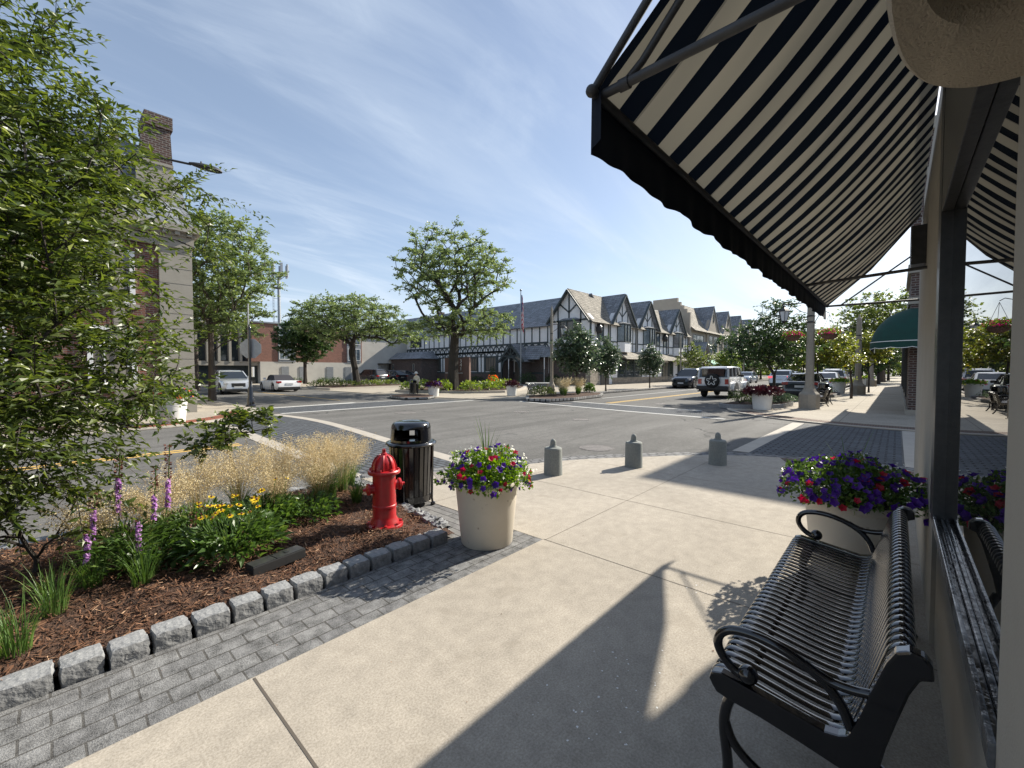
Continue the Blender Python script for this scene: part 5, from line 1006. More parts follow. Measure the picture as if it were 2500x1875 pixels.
# ================================================================ left brick building
t=thing('brick_corner_building',(3.94,19.86,0),'red brick building with limestone corner pier and slate mansard at the left','building')
YB=19.86; b=MB(); b.box(-24,3.0,YB+.08,YB+14,.6,6.1); b.build('wall','brick',t)
b=MB(); z=.9
b.box(2.90,3.99,YB-.05,YB+14,0,.86)
while z<6.0: b.box(2.96,3.94,YB,YB+14,z+.015,min(z+.54,6.12)); z+=.555
b.box(2.97,3.93,YB+.01,YB+13.9,.86,6.1); b.build('corner_pier','stone',t,bevel=.006)
b=MB(); b.box(-24,2.9,YB-.02,YB+.1,0,.6); b.box(-24,4.0,YB-.06,YB+14.1,6.12,6.55); b.box(-24,4.06,YB-.14,YB+14.2,6.55,6.68); b.box(-24,4.2,YB-.35,YB+14.3,6.68,6.92); x=-20
while x<3.9: b.box(x,x+.14,YB-.3,YB-.06,6.55,6.67); x+=.36
b.build('entablature','stone',t)
b=MB(); roofpoly(b,[(-24,YB-.1,6.92),(4.0,YB-.1,6.92),(3.75,YB+.9,8.9),(-24,YB+.9,8.9)],.1); roofpoly(b,[(-24,YB+.9,8.9),(3.75,YB+.9,8.9),(3.1,YB+2.6,10.5),(-24,YB+2.6,10.5)],.1); roofpoly(b,[(4.0,YB-.1,6.92),(4.0,YB+14,6.92),(3.75,YB+14,8.9),(3.75,YB+.9,8.9)],.1); roofpoly(b,[(3.75,YB+.9,8.9),(3.75,YB+14,8.9),(3.1,YB+14,10.5),(3.1,YB+2.6,10.5)],.1); b.build('mansard_roof','slate',t)
b=MB(); b.box(2.45,3.45,YB+.35,YB+.6,6.95,9.1); b.box(2.4,3.5,YB+.3,YB+1.2,9.1,9.2); b.build('dormer','stone',t)
b=MB(); b.loft([[(2.75,YB+1.6,z0),(3.75-.1*(z0>10),YB+1.6,z0),(3.75-.1*(z0>10),YB+2.9,z0),(2.75+.2*(z0>10),YB+2.9,z0)] for z0 in (8.5,11.0)]); b.box(2.86,3.72,YB+1.52,YB+2.98,11.0,11.5); b.build('chimney','brickdark',t)
W=Wall('Y',YB+.08)
for x in (-10.6,-7.8,-5,-2.0,.95):
    for z0,z1 in ((1.05,3.1),(3.9,5.75)):
        W.window(t,x-.1+.2*(z0<2),x+1.35,z0,z1,3,3,frame='whitepaint',glass='leadglass',fw=.14,d=.09)
        b=MB(); W.rect(b,x-.2,x+1.45,z0-.15,z0,0,.14); b.build('window_sill','stone',t)
        b=MB(); 
        for k in range(13): u=x-.1+k*.118; q=(k-6)*.006; b.extr([W.p(u,z1+.02),W.p(u+.105,z1+.02),W.p(u+.105+q*3,z1+.34),W.p(u+q*3,z1+.34)],(0,-.02,0))
        b.build('brick_lintel','brick',t)
text('1930',.27,(3.42,YB-.003,1.02),PI/2,0,'stoneshade',t,'date_lettering',extr=.004)
# right brick building with dome awning
t=thing('dark_brick_building',(20.9,-.31,0),'dark brown brick building with stone bands at the right behind the green dome awning','building')
b=MB(); b.box(20.9,25.5,-14,-.31,.18,10.0); b.box(25.5,60,-14,-.33,.18,3.7); b.build('wall','brickdark',t); b=MB(); b.box(20.84,60.1,-14.1,-.25,0,.18); b.box(25.6,60,-14,-.25,3.65,3.85)
for z,h,d in ((3.95,.25,.06),(5.05,.30,.09),(8.4,.25,.06),(9.9,.4,.2)): b.box(20.9-d,25.5+d,-14,-.31+d,z,z+h)
b.build('stone_band','stone',t)
for y in (-2.4,-4.6,-6.8):
    for z in (5.6,): Wall('X',20.9).window(t,y,y+1.3,z,z+2.2,2,2,frame='stone',glass='glass',fw=.2,d=.1)
for x in (24,29,34,40): Wall('Y',-.31,1).window(t,x,x+3,.5,3.3,2,1,frame='darkframe')
t=thing('dome_awning',(20.9,-.31,0),'bottle green dome awning with scalloped edge wrapping the dark brick corner','awning')
prof=[(0,3.80),(.30,3.70),(.58,3.50),(.80,3.22),(.93,2.92),(1.0,2.62)]; k=1.08
def dpt(a,o,z):   # path round the corner
    cx,cy=20.9,-.31
    if a<0: return (cx-a,cy+o*k,z)
    if a>1: return (cx-o*k,cy-(a-1),z)
    g=PI/2+a*PI/2; return (cx+o*k*math.cos(g),cy+o*k*math.sin(g),z)
aa=[-5,-3.3,-1.6,0]+[i/8 for i in range(1,8)]+[1,2.4,3.8,5.2]
b=MB(); b.loft([[dpt(a,o,z) for o,z in prof] for a in aa],False,False); b.build('canopy','greenawn',t,smooth=True,auto=25)
aa=[-5+i*.05 for i in range(int(11/.05)+1)]; aa=[a for a in aa if a<5.3]
b=MB(); b.loft([[dpt(a,1.005,2.62),dpt(a,1.01,2.40-.035*abs(math.sin(a*9)))] for a in aa],False,False); b.build('valance','greenawn',t)
b=MB(); b.loft([[dpt(a,1.012,2.625),dpt(a,1.014,2.60)] for a in aa],False,False); b.loft([[dpt(a,1.013,2.415-.035*abs(math.sin(a*9))),dpt(a,1.014,2.395-.035*abs(math.sin(a*9)))] for a in aa],False,False); b.build('white_piping','whitepaint',t)
# ================================================================ cars
def lerp(pl,x):
    for (a,b),(c,d) in zip(pl[:-1],pl[1:]):
        if x<=c: return b+(d-b)*max(0,min(1,(x-a)/(c-a) if c>a else 0))
    return pl[-1][1]
def wheel(t,x,y,r,side,spare=False):
    b=MB(); w=.11; prof=[(r*.62,-w),(r*.9,-w),(r*.98,-w*.8),(r,-w*.5),(r,w*.5),(r*.98,w*.8),(r*.9,w),(r*.62,w)]
    def ring(rr,yy): return [(x+rr*math.cos(2*PI*i/24),y+yy,r+rr*math.sin(2*PI*i/24)) for i in range(24)]
    b.loft([ring(a,c) for a,c in prof]+[ring(r*.62,-w)],True,False); o=b.build('wheel','rubber',t,smooth=True,world=False,auto=50)
    b=MB(); s=side; b.loft([ring(r*.64,s*w*.2),ring(r*.64,s*w*.9),ring(r*.58,s*w*.9),ring(r*.56,s*w*.35)],True,False)
    for k in range(5): a=2*PI*k/5+.3; b.bar((x+r*.1*math.cos(a),y+s*w*.8,r+r*.1*math.sin(a)),(x+r*.6*math.cos(a),y+s*w*.8,r+r*.6*math.sin(a)),.075,.03,up=(0,1,0))
    b.loft([ring(r*.15,s*w*.85),ring(.01,s*w*.9)],True,False); q=b.build('rim','alloy',o,world=False); return o
def car(loc,rz,label,paint,L=4.7,W=1.85,H=1.5,hood=.95,belt=1.0,trunk=1.05,cab=(1.0,.35,-1.1,-1.9),nose=.6,clear=.2,wr=.33,wb=.30,boxy=False,tail='taillight',cat='car',group='cars along the streets',rails=False,conv=False,grille=True,topw=.72,fendc=None):
    """+x is forward.  cab: windscreen base, roof front, roof back, rear glass base (fractions of L/2 from centre)"""
    t=thing('car',loc,label,cat,group,rz); h=L/2; ax=(h-.85,-h+.95); ar=wr+.055
    top=[(-h,trunk*.86),(-h+.06,trunk*.97),(-h+.3,trunk),(cab[3]*h if abs(cab[3])<1.2 else cab[3],belt)]
    cx=[c*h for c in cab]
    top=[(-h,trunk*.80),(-h+.05,trunk*.95),(-h+.22,trunk),(cx[3],max(belt,trunk) if cx[3]<-h*.8 else belt),(cx[0],belt),(h-.45,hood*.93),(h-.12,hood*.84),(h,hood*.70)]
    if boxy: top=[(-h,belt),(cx[3],belt),(cx[0],belt),(h-.15,hood),(h,hood*.9)]
    wd=[(-h,.86),(-h+.12,.95),(-h+.5,1),(h-.8,1),(h-.25,.92),(h,.74)] if not boxy else [(-h,.97),(-h+.1,1),(h*.45,1),(h-.1,.86),(h,.84)]
    xs=sorted(set([-h+i*L/40 for i in range(41)]+[a+s*ar*q for a in ax for s in (-1,1) for q in (1.0,.92,.75)]))
    rings=[]
    for x in xs:
        zb=clear+(.06 if abs(x)>h-.25 else 0)
        for a in ax:
            d=abs(x-a)
            if d<ar: zb=max(zb,wr+math.sqrt(max(0,ar*ar-d*d))*.98)
        zt=lerp(top,x); zb=min(zb,zt-.12); w=W/2*lerp(wd,x); zm=zb+(zt-zb)*.45
        half=[(w*.93,zb),(w*.995,zb+(zt-zb)*.15),(w,zm),(w*.975,zt-(zt-zb)*.22),(w*.93,zt-.03),(w*.80,zt)] if not boxy else [(w*.93,zb),(w*.97,zb+.05),(w*.98,zm),(w*.97,zt-.05),(w*.95,zt),(w*.8,zt+.01)]
        rings.append([(x,y,z) for y,z in half]+[(x,-y,z) for y,z in half[::-1]])
    b=MB(); b.loft(rings); b.build('body',paint,t,smooth=True,world=False,auto=38)
    b=MB(); b.box(-h+.2,h-.2,-W*.40,W*.40,clear-.04,clear+.35); b.build('underbody','plastic',t,world=False)
    wb_=W/2*.90; wt=W/2*topw
    if boxy: wb_=W/2*.93; wt=W/2*.86
    zr=H-.02
    if not conv:
        def rg(x,z,wt_,zz=None): return [(x,-wb_,belt-.02),(x,wb_,belt-.02),(x,wt_,z),(x,-wt_,z)]
        R_=[rg(cx[3],belt,wb_*.98),rg(cx[2],zr-.03,wt),rg((cx[1]+cx[2])/2,zr,wt),rg(cx[1],zr-.04,wt),rg(cx[0],belt,wb_*.98)]
        b=MB(); b.loft(R_); b.build('glasshouse','carglass',t,world=False)
        b=MB(); 
        xs2=[cx[2]-.06,cx[2]+.12,(cx[1]+cx[2])/2,cx[1]-.1,cx[1]+.06]; zz=[zr-.07,zr+.005,zr+.035,zr+.0,zr-.07]
        b.loft([[(x,-wt-.015,z-.06),(x,-wt*.93,z),(x,0,z+.015),(x,wt*.93,z),(x,wt+.015,z-.06),(x,0,z-.05)] for x,z in zip(xs2,zz)])
        for s in (-1,1):
            for (x0,x1,wd_) in ((cx[0],cx[1],.07),(cx[3],cx[2],.12 if not boxy else .1)): b.bar((x0,s*wb_*.985,belt),(x1,s*(wt+.004),zr-.03),wd_,.05)
            for f in ((.42,) if L<4.9 and not boxy else (.30,.62)):
                x0=cx[2]+(cx[1]-cx[2])*f; b.bar((x0-.05,s*(wb_+.003),belt),(x0,s*(wt+.006),zr-.05),.07,.03)
            if boxy: b.bar((cx[3],s*(wb_+.002),belt+.02),(cx[0],s*(wb_+.002),belt+.02),.04,.06)
        b.build('roof',paint,t,smooth=True,world=False,auto=30)
    else:
        b=MB(); b.loft([[(x,-wb_*.9,belt-.02),(x,wb_*.9,belt-.02),(x,wt_*.9,z),(x,-wt_*.9,z)] for x,z,wt_ in ((cx[3],belt+.03,wb_),(cx[2],H-.06,wt),(cx[1],H-.02,wt),(cx[0]-.1,H-.1,wt))]); b.build('soft_top','darkcloth',t,world=False)
        b=MB(); b.loft([[(cx[0],-wb_*.88,belt-.02),(cx[0],wb_*.88,belt-.02),(cx[1],wt,H-.04),(cx[1],-wt,H-.04)],[(cx[0]-.03,-wb_*.88,belt-.02),(cx[0]-.03,wb_*.88,belt-.02),(cx[1]-.03,wt,H-.04),(cx[1]-.03,-wt,H-.04)]]); b.build('windscreen','carglass',t,world=False)
    for a in ax:
        for s in (-1,1): wheel(t,a,s*(W/2-.13),wr,s)
    for s in (-1,1):
        b=MB(); b.box(cx[0]-.18,cx[0]-.02,s*(wb_+.06)-.09,s*(wb_+.06)+.09,belt+.02,belt+.17); b.build('wing_mirror',paint if not boxy else 'plastic',t,world=False,bevel=.03)
        b=MB(); z=trunk*.80; b.box(-h-.005,-h+.28,s*W*.40-.16,s*W*.40+.16 if not boxy else s*W*.40+.1,z-.02,z+.13) if not boxy else b.box(-h-.03,-h+.05,s*W*.41-.11,s*W*.41+.09,.82,1.12); b.build('tail_light',tail,t,world=False,bevel=.02)
        b=MB(); b.box(h-.34,h-.06,s*W*.36-.15,s*W*.36+.13,hood*.66,hood*.82); b.build('headlight','headlight',t,world=False,bevel=.03)
        b=MB(); 
        for dx in (.25,-.75): b.box(dx,dx+.16,s*(W/2+.004)-.01,s*(W/2+.004)+.01,belt-.18,belt-.15)
        b.build('door_handle',paint,t,world=False)
        if rails: b=MB(); b.bar((cx[2],s*(wt-.05),H+.04),(cx[1],s*(wt-.05),H+.04),.04); b.build('roof_rail','galv',t,world=False)
    b=MB(); b.box(h-.10,h+.004,-.42,.42,hood*.48,hood*.74); b.build('grille','plastic',t,world=False,bevel=.03)
    b=MB(); b.box(h-.03,h+.018,-.26,.26,.42,.54); b.build('front_plate','plate',t,world=False)
    b=MB(); b.box(-h-.02,-h+.02,-.26,.26,trunk*.62,trunk*.62+.13) if not boxy else b.box(-h-.12,-h-.1,.45,.85,.62,.78); b.build('rear_plate','plate',t,world=False)
    b=MB(); b.box(-h-.02,-h+.25,-W*.44,W*.44,clear,clear+.22); b.build('rear_bumper','plastic',t,world=False,bevel=.04); b=MB(); b.box(h-.2,h+.012,-W*.40,W*.40,clear,clear+.16); b.build('front_bumper','plastic',t,world=False,bevel=.04)
    return t
# white off-roader with spare wheel
j=car((28.4,7.95,-.02),0,'white boxy off-road car with star wheel cover on its spare wheel driving away','carwhite',L=4.3,W=1.80,H=1.84,hood=1.14,belt=1.20,trunk=1.2,cab=(.28,.16,-.93,-.99),clear=.42,wr=.40,boxy=True,group='cars along the streets')
h=2.15
b=MB(); b.lathe([(.05,0),(.36,0),(.40,.05),(.40,.2),(.36,.24),(.3,.25),(.05,.25)],n=28); V=[(-h-.02-z,y+.0,1.02+x) for x,y,z in b.v]; b.v=V; sp_w=b.build('spare_wheel','rubber',j,smooth=True,world=False,auto=40)
b=MB(); st=[]
for k in range(5):
    a=PI/2+k*2*PI/5; st+= [(.27*math.cos(a-.17),.27*math.sin(a-.17)),(.27*math.cos(a+.17),.27*math.sin(a+.17)),(.12*math.cos(a+PI/5),.12*math.sin(a+PI/5))]
for p,q in zip(st,st[1:]+st[:1]): b.bar((-h-.285,p[0],1.02+p[1]),(-h-.285,q[0],1.02+q[1]),.034,.012,up=(1,0,0))
b.build('star_emblem','whitepaint',sp_w,world=False)
b=MB(); b.box(-h-.015,-h+.0,-.62,.62,1.27,1.72); b.build('rear_window','carglass',j,world=False,bevel=.01)
b=MB(); b.box(-h-.18,-h+.1,-.88,.88,.50,.72); b.box(-h+.1,h-.8,.80,.90,.36,.42); b.box(-h+.1,h-.8,-.90,-.80,.36,.42); b.build('step_bars','plastic',j,world=False,bevel=.02)
for a in (h-.85,-h+.95):
    for s in (-1,1):
        b=MB(); pts=[(a+.56*math.cos(R(q)),s*.93,.42+.52*math.sin(R(q))) for q in (170,150,125,100,80,55,30,10)]
        for p,q in zip(pts[:-1],pts[1:]): b.bar(p,q,.20,.05,up=(0,0,1))
        b.build('fender_flare','carwhite',j,world=False)
car((41.2,14.5,-.02),PI,'dark navy SUV parked facing the junction before the timbered shops','carnavy',L=4.9,W=1.93,H=1.80,hood=1.12,belt=1.14,trunk=1.12,cab=(.42,.12,-.80,-.97),clear=.26,wr=.37,rails=True)
car((9.1,35.4,-.02),R(-93),'pale silver SUV facing the junction on the left side street','carsilver',L=4.7,W=1.93,H=1.62,hood=1.02,belt=1.05,trunk=1.05,cab=(.45,.12,-.62,-.93),clear=.22,wr=.37)
car((12.7,36.4,-.02),R(89),'white convertible with black soft top driving away on the side street','carwhite',L=4.4,W=1.8,H=1.30,hood=.82,belt=.88,trunk=.86,cab=(.32,.05,-.30,-.55),clear=.16,wr=.33,conv=True)
car((48.3,8.1,-.02),0,'silver SUV with lit red brake lamps driving away up the street','carsilver',L=4.6,W=1.9,H=1.66,hood=1.0,belt=1.05,trunk=1.18,cab=(.40,.08,-.62,-.92),clear=.24,wr=.36,tail='braklit')
car((31.8,4.15,-.02),0,'dark grey sedan parked behind the nearest concrete lamp post','cargrey',L=4.8,W=1.88,H=1.44,hood=.9,belt=.95,trunk=1.0,cab=(.42,.10,-.38,-.74))
car((42.5,4.2,-.02),0,'silver white sedan parked ahead of the dark grey sedan','carwhite',L=4.8,W=1.86,H=1.48,hood=.9,belt=.98,trunk=1.03,cab=(.42,.10,-.38,-.74))
car((49.5,4.2,-.02),0,'white SUV parked ahead of the silver white sedan','carwhite',L=4.7,W=1.9,H=1.75,hood=1.05,belt=1.08,trunk=1.1,cab=(.42,.12,-.80,-.95),rails=True)
car((57,4.3,-.02),0,'black SUV farthest in the parked row behind the yellow leaved tree','carnavy',L=4.8,W=1.9,H=1.75,hood=1.05,belt=1.08,trunk=1.1,cab=(.42,.12,-.80,-.95))
car((62,14.6,-.02),PI,'light blue grey sedan parked on the far side beyond the navy SUV','carblue',L=4.8,W=1.86,H=1.46,hood=.92,belt=.98,trunk=1.03,cab=(.42,.10,-.38,-.74))
car((74,11.5,-.02),PI,'small distant silver car coming down the street','carsilver',L=4.6,W=1.86,H=1.5)
car((28.0,49.5,0),R(100),'dark SUV parked behind the honey locust on the kerbed island','cargrey',L=4.8,W=1.9,H=1.75,hood=1.05,belt=1.08,trunk=1.1,cab=(.42,.12,-.80,-.95))
car((31.4,50.5,0),R(100),'dark blue pickup sized car in the lot behind the honey locust','carnavy',L=4.9,W=1.9,H=1.6,hood=1.0,belt=1.05,trunk=1.05)
car((41.0,62.5,0),R(60),'white car under the carport roof left of the brick annex','carwhite',L=4.6,W=1.8,H=1.45)
# ================================================================ kerbed beds across the junction
def island(pts,label,h=.15,m='band',fill='mulch'):
    mb=MB(); mb.m=0; mb.prism(pts,-.02,h); cx=sum(p[0] for p in pts)/len(pts); cy=sum(p[1] for p in pts)/len(pts); mb.m=1; mb.prism([(cx+(x-cx)*.93,cy+(y-cy)*.93) for x,y in pts],h-.01,h+.012)
    o=mb.build('kerbed_bed',[m,fill]); return tag(o,kind='structure')
isl1=smooth([(17.6,27.6),(18.6,24.6),(20.3,21.6),(23,20.6),(28.0,23.6),(33.8,28.5),(31,32),(22,31)],1)
island(isl1,'')
island(smooth([(15.9,34.5),(15.6,37),(17,42),(24,43),(27,39),(24.5,36)],1),'')
island(smooth([(13.3,19.9),(13.6,22.3),(15.2,23.2),(16.4,22.2),(15.8,20.3),(14.4,19.3)],1),'',h=.10,m='kerbstone')
island([(18.8,15.9),(16.9,14.3),(17.2,13.0),(19,12.75),(22.6,13.2),(24.6,14.2),(24.9,15.6)],'',h=.14,m='kerbstone')
island(smooth([(19.7,5.7),(19.3,5.2),(20.3,3.6),(23.6,3.4),(24.8,4.4),(24.2,5.4)],1),'',h=.16,m='granite')
island([(31,3.3),(31.6,2.8),(36,2.8),(36.4,4.4),(33,4.7)],'',h=.14,m='granite')
island([(-20,16.0),(-20,15.2),(1.0,15.2),(1.4,15.5),(1.2,16.2)],'',h=.14,m='band')
# planting
def mound(loc,r,h,label,leaf,n=900,ls=.06,cat='shrub',group=None,name='shrub',fl=None,zmin=-.1):
    t=thing(name,loc,label,cat,group); P,Nn=dome(n,(0,0,h*.25),r,r,h*.8,zmin,.6); b=MB(); b.arr(*leafgeo(P,unit(Nn+rng.normal(size=P.shape)*.7+np.array([0,0,.3])),ls*rng.uniform(.6,1.3,len(P)),.34,simple=ls>.05)); b.build('foliage',leaf,t,world=False)
    b=MB()
    for k in range(7): a=k*.9; b.tube([(0,0,-.02),(r*.25*math.cos(a),r*.25*math.sin(a),h*.3),(r*.5*math.cos(a),r*.5*math.sin(a),h*.75)],.006+.01*r,4)
    b.build('stems','barkdark',t,world=False)
    if fl: P,Nn=dome(fl[1],(0,0,h*.3),r,r,h*.85,.1,.1); b=MB(); b.arr(*flowers(P,Nn,fl[2])); tag(b.build('flowers',fl[0],t,world=False),kind='stuff')
    return t
def tuft(loc,h,label,n=140,spread=.5,m='blade',w=.006,group=None,seed=(0,),head=None,name='grass_tuft',r0=.05,lean=.6):
    t=thing(name,loc,label,'ornamental grass',group); b=MB(); V,F,tips=blades(0,0,0,n,h,spread,lean,w,r0,4,.4); b.arr(V,F); b.build('blades',m,t,world=False)
    if head:
        nh,hh,fl,sz=head; b=MB(); V,F,tips=blades(0,0,0,nh,hh,spread*.75,.35,.0022,r0,5,.25); b.arr(V,F)
        P=np.repeat(tips,fl,0); cen=np.array([0,0,hh*.2]); d=unit(P-cen); s=rng.uniform(0,1,(len(P),1)); P=P-d*s*hh*.38+rng.normal(size=P.shape)*(.012+.055*s*hh); b.arr(*leafgeo(P,unit(rng.normal(size=P.shape)+d*.8),sz,.3,simple=True)); b.build('seed_heads','strawgrass',t,world=False)
    return t
# ---------------------------------------------------------------- planting in our bed
bz=.11
k=0
for (x,y,h,n) in ((1.32,4.95,.78,60),(1.75,5.05,.80,70),(2.12,4.85,.82,70),(2.42,4.95,.80,60),(.95,4.75,.72,60),(.6,4.55,.66,55),(1.55,4.6,.62,50),(2.0,4.6,.6,50),(.25,4.45,.6,45),(2.65,5.2,.66,30)):
    tuft((x,y,bz),h*.5,'airy straw coloured tufted grass massed along the road side of the mulch bed',n=150,spread=.65,head=(int(n*1.7),h*.9,64,.013),group='straw coloured grasses in the mulch bed',w=.005)
tuft((2.14,4.78,bz),.46,'dense dark green grass tuft behind the red hydrant',n=420,spread=.75,w=.005,r0=.1)
tuft((2.32,4.42,bz),.28,'small green grass tuft at the foot of the dense tuft near the hydrant',n=180,spread=.7,w=.005)
for (x,y,h,l) in ((.44,3.80,.32,'fresh green grass tuft in front of the purple flower spikes'),(-.12,3.38,.34,'thin green grass tuft near the left end of the stone row'),(-.30,3.30,.30,'sparse grass tuft at the left end of the stone row'),(.02,3.76,.32,'green grass tuft behind the thin left tuft'),(.20,4.0,.28,'green grass tuft between the spikes and the shrub')):
    tuft((x,y,bz),h,l,n=100,spread=.6,w=.0038,r0=.06)
def leafy(loc,h,r,label,n,ls,leaf='leafbed',fl=None,name='perennial'):
    t=thing(name,loc,label,'plant'); b=MB(); a=rng.uniform(0,2*PI,n); st=rng.uniform(0,1,n)**.6
    base=np.stack([r*.25*np.cos(a),r*.25*np.sin(a),h*.1+h*.75*rng.uniform(0,1,n)*(1-st*.5)],1); d=unit(np.stack([np.cos(a),np.sin(a),rng.uniform(-.1,1.3,n)],1)); P=base+d*(r*.8*st)[:,None]*np.array([1,1,.35]); P[:,2]=np.maximum(P[:,2],.01)
    b.arr(*leafgeo(P,unit(d+rng.normal(size=d.shape)*.3),ls*rng.uniform(.6,1.25,n),.22)); b.build('foliage',leaf,t,world=False)
    b=MB()
    for k in range(14): q=2*PI*k/14; b.tube([(r*.1*math.cos(q),r*.1*math.sin(q),0),(r*.35*math.cos(q),r*.35*math.sin(q),h*.5),(r*.55*math.cos(q),r*.55*math.sin(q),h*.9)],.003,4)
    if fl:
        m,nf,s,hz=fl; q=rng.uniform(0,2*PI,nf); rr=r*.75*np.sqrt(rng.uniform(0,1,nf)); P=np.stack([rr*np.cos(q),rr*np.sin(q),h+rng.uniform(0,hz,nf)],1)
        for p in P: b.tube([(p[0]*.5,p[1]*.5,h*.4),tuple(p)],.0022,4)
    b.build('stems','blade',t,world=False)
    if fl:
        for q_ in P:
            b=MB(); V_,F_=flowers(q_[None],np.array([[-.1,-.2,1.]])+rng.normal(size=(1,3))*.25,s,8,.02); b.add([tuple(v_) for v_ in V_],[tuple(int(i_) for i_ in f_) for f_ in F_]); b.m=1; b.sphere((q_[0],q_[1],q_[2]+.006),.009,6,5); b.build('flower_head',[m,'spentspike'],t,world=False)
    return t
leafy((1.00,3.90,bz),.32,.36,'yellow daisy flowered plant beside the flat green box',900,.085,fl=('petyellow',24,.055,.14))
leafy((1.38,4.38,bz),.32,.33,'bushy green plant with few yellow buds behind the daisy flowers',900,.07,fl=('petyellow',5,.04,.15))
leafy((1.76,4.32,bz),.27,.28,'low bushy green plant nearest the hydrant',600,.065)
leafy((.88,4.42,bz),.36,.32,'mid green leafy plant between the purple spikes and the yellow daisies',800,.07)
leafy((.66,4.12,bz),.22,.28,'dark low plant with brown spent stalks before the straw grass',500,.06,leaf='leafdark')
t=thing('purple_spikes',(.42,4.12,bz),'tall purple blazing star flower spikes on the left of the bed','plant','')
if True:
    b=MB(); S=MB(); Fm=MB(); Bn=MB()
    for (x,y,hh,pr) in ((-.06,.10,.90,.55),(.13,.02,.76,.45),(.22,.06,.90,.45),(-.20,.05,.60,.7),(.02,-.12,.40,.9),(-.24,-.1,.38,.9),(.35,-.05,.36,0),(.45,.08,.38,0)):
        S=MB(); S.tube([(x*.7,y*.7,0),(x,y,hh*.5),(x+.02,y,hh)],.004,5); n=int(150*hh); z=rng.uniform(hh*.45,hh,n); a=rng.uniform(0,2*PI,n); P=np.stack([x+.009*np.cos(a)+.02*(z/hh-.5),y+.009*np.sin(a),z],1); D=np.stack([np.cos(a),np.sin(a),np.full(n,.5)],1)
        low=z<hh*(.45+.55*pr); 
        S.m=1
        if low.any(): S.arr(*flowers(P[low],D[low],.027,6,.5))
        S.m=2
        if (~low).any(): S.arr(*leafgeo(P[~low],D[~low],.022,.4,simple=True))
        S.build('flower_spike',['blade','petlilac','spentspike'],t,world=False)
    n=650; a=rng.uniform(0,2*PI,n); z=rng.uniform(.02,.30,n); rr=rng.uniform(0,.26,n); P=np.stack([rr*np.cos(a),rr*np.sin(a),z],1); b.arr(*leafgeo(P,unit(np.stack([np.cos(a),np.sin(a),rng.uniform(.1,1.2,n)],1)),rng.uniform(.06,.13,n),.06)); b.build('foliage','leafbed',t,world=False)

def shrub(base,ells,n,label,k=4,tl=.16,m=8,ls=.055,leaf='leafnear',rbase=.015,mind=.08,trunkpts=None,name='shrub',cat='shrub'):
    return tree(name,base,1,ells,n,label,cat,leaf=leaf,bark='barkdark',rbase=rbase,mind=mind,k=k,tl=tl,m=m,ls=ls,seg=.12,width=.30,simple=False,near=True,trunkpts=trunkpts or [(0,0,0),(0,0,.08),(0,0,.15)],rtip=.003,shell=.5)
shrub((1.42,5.28,.08),[((-.22,.0,.80),(.28,.22,.20)),((.16,.1,.95),(.26,.2,.20))],30,'small broad leaved shrub rising from the straw grass beside the road',ls=.075,tl=.14,m=7)
shrub((-.05,4.55,.08),[((.0,.1,.55),(.65,.5,.30)),((-.5,.0,.5),(.5,.4,.3))],70,'low spreading shrub under the big leafy branches at the left of the bed',ls=.05,tl=.2)
# near street tree: a wall of leaves at the left
def gp(px,py,dist):
    """point seen at a photo position, at a plan distance from the eye"""
    x=(px-1250)/1040; y=(937.5-py)/1040; f=Vector((math.cos(CAZ)*math.cos(CTH),math.sin(CAZ)*math.cos(CTH),-math.sin(CTH))); r=Vector((math.sin(CAZ),-math.cos(CAZ),0)); u=r.cross(f); d=f+x*r+y*u
    s=dist/math.hypot(d.x,d.y); return Vector((d.x*s,d.y*s,CH+d.z*s))
TB=Vector((-.75,5.0,.06))
NT=[]  # (photo x, photo y, distance, radius)
for (px_,py_,ds,r) in ((20,420,4.8,.75),(40,700,4.6,.8),(90,900,4.4,.65),(30,1050,4.3,.5),(150,560,5.0,.52),(180,800,4.7,.42),(215,720,5.0,.22),(340,470,5.3,.26),(420,470,5.5,.28),(290,900,4.7,.30),(380,950,4.8,.30),(450,1010,4.8,.22),(150,1040,4.3,.30),(260,1060,4.5,.25),(230,390,5.3,.30),(70,250,5.2,.45),(20,120,5.0,.5),(60,560,4.7,.7),(100,420,5.0,.5),(360,1100,4.6,.28),(480,600,5.4,.20),(460,540,5.6,.30),(520,470,5.7,.14),(170,150,5.3,.24),(240,250,5.3,.16),(200,1150,4.3,.28),(60,1190,4.2,.3),(500,960,4.9,.10),(100,75,5.4,.10),(250,110,5.4,.07),(300,640,5.2,.14),(430,830,5.0,.14),(20,850,4.3,.6),(-60,600,4.6,.9),(-80,300,4.8,.9),(-60,1000,4.3,.6),(400,390,5.5,.16),(310,330,5.4,.16)):
    p=gp(px_,py_,ds)-TB; NT.append((tuple(p),(r,r,r*.8)))
tree('leafy_street_tree',tuple(TB),6,NT,330,'large leafy green tree filling the left edge beside the mulch bed','tree',leaf='leafnear',bark='barkdark',rbase=.055,mind=.17,k=6,tl=.50,m=14,ls=.078,seg=.22,width=.19,simple=False,near=True,trunkpts=[(0,0,0),(.05,.02,.5),(.05,.0,1.0),(.1,-.05,1.7)],rtip=.0045,shell=.6,flat=.30,droop=.28,pen=.12)
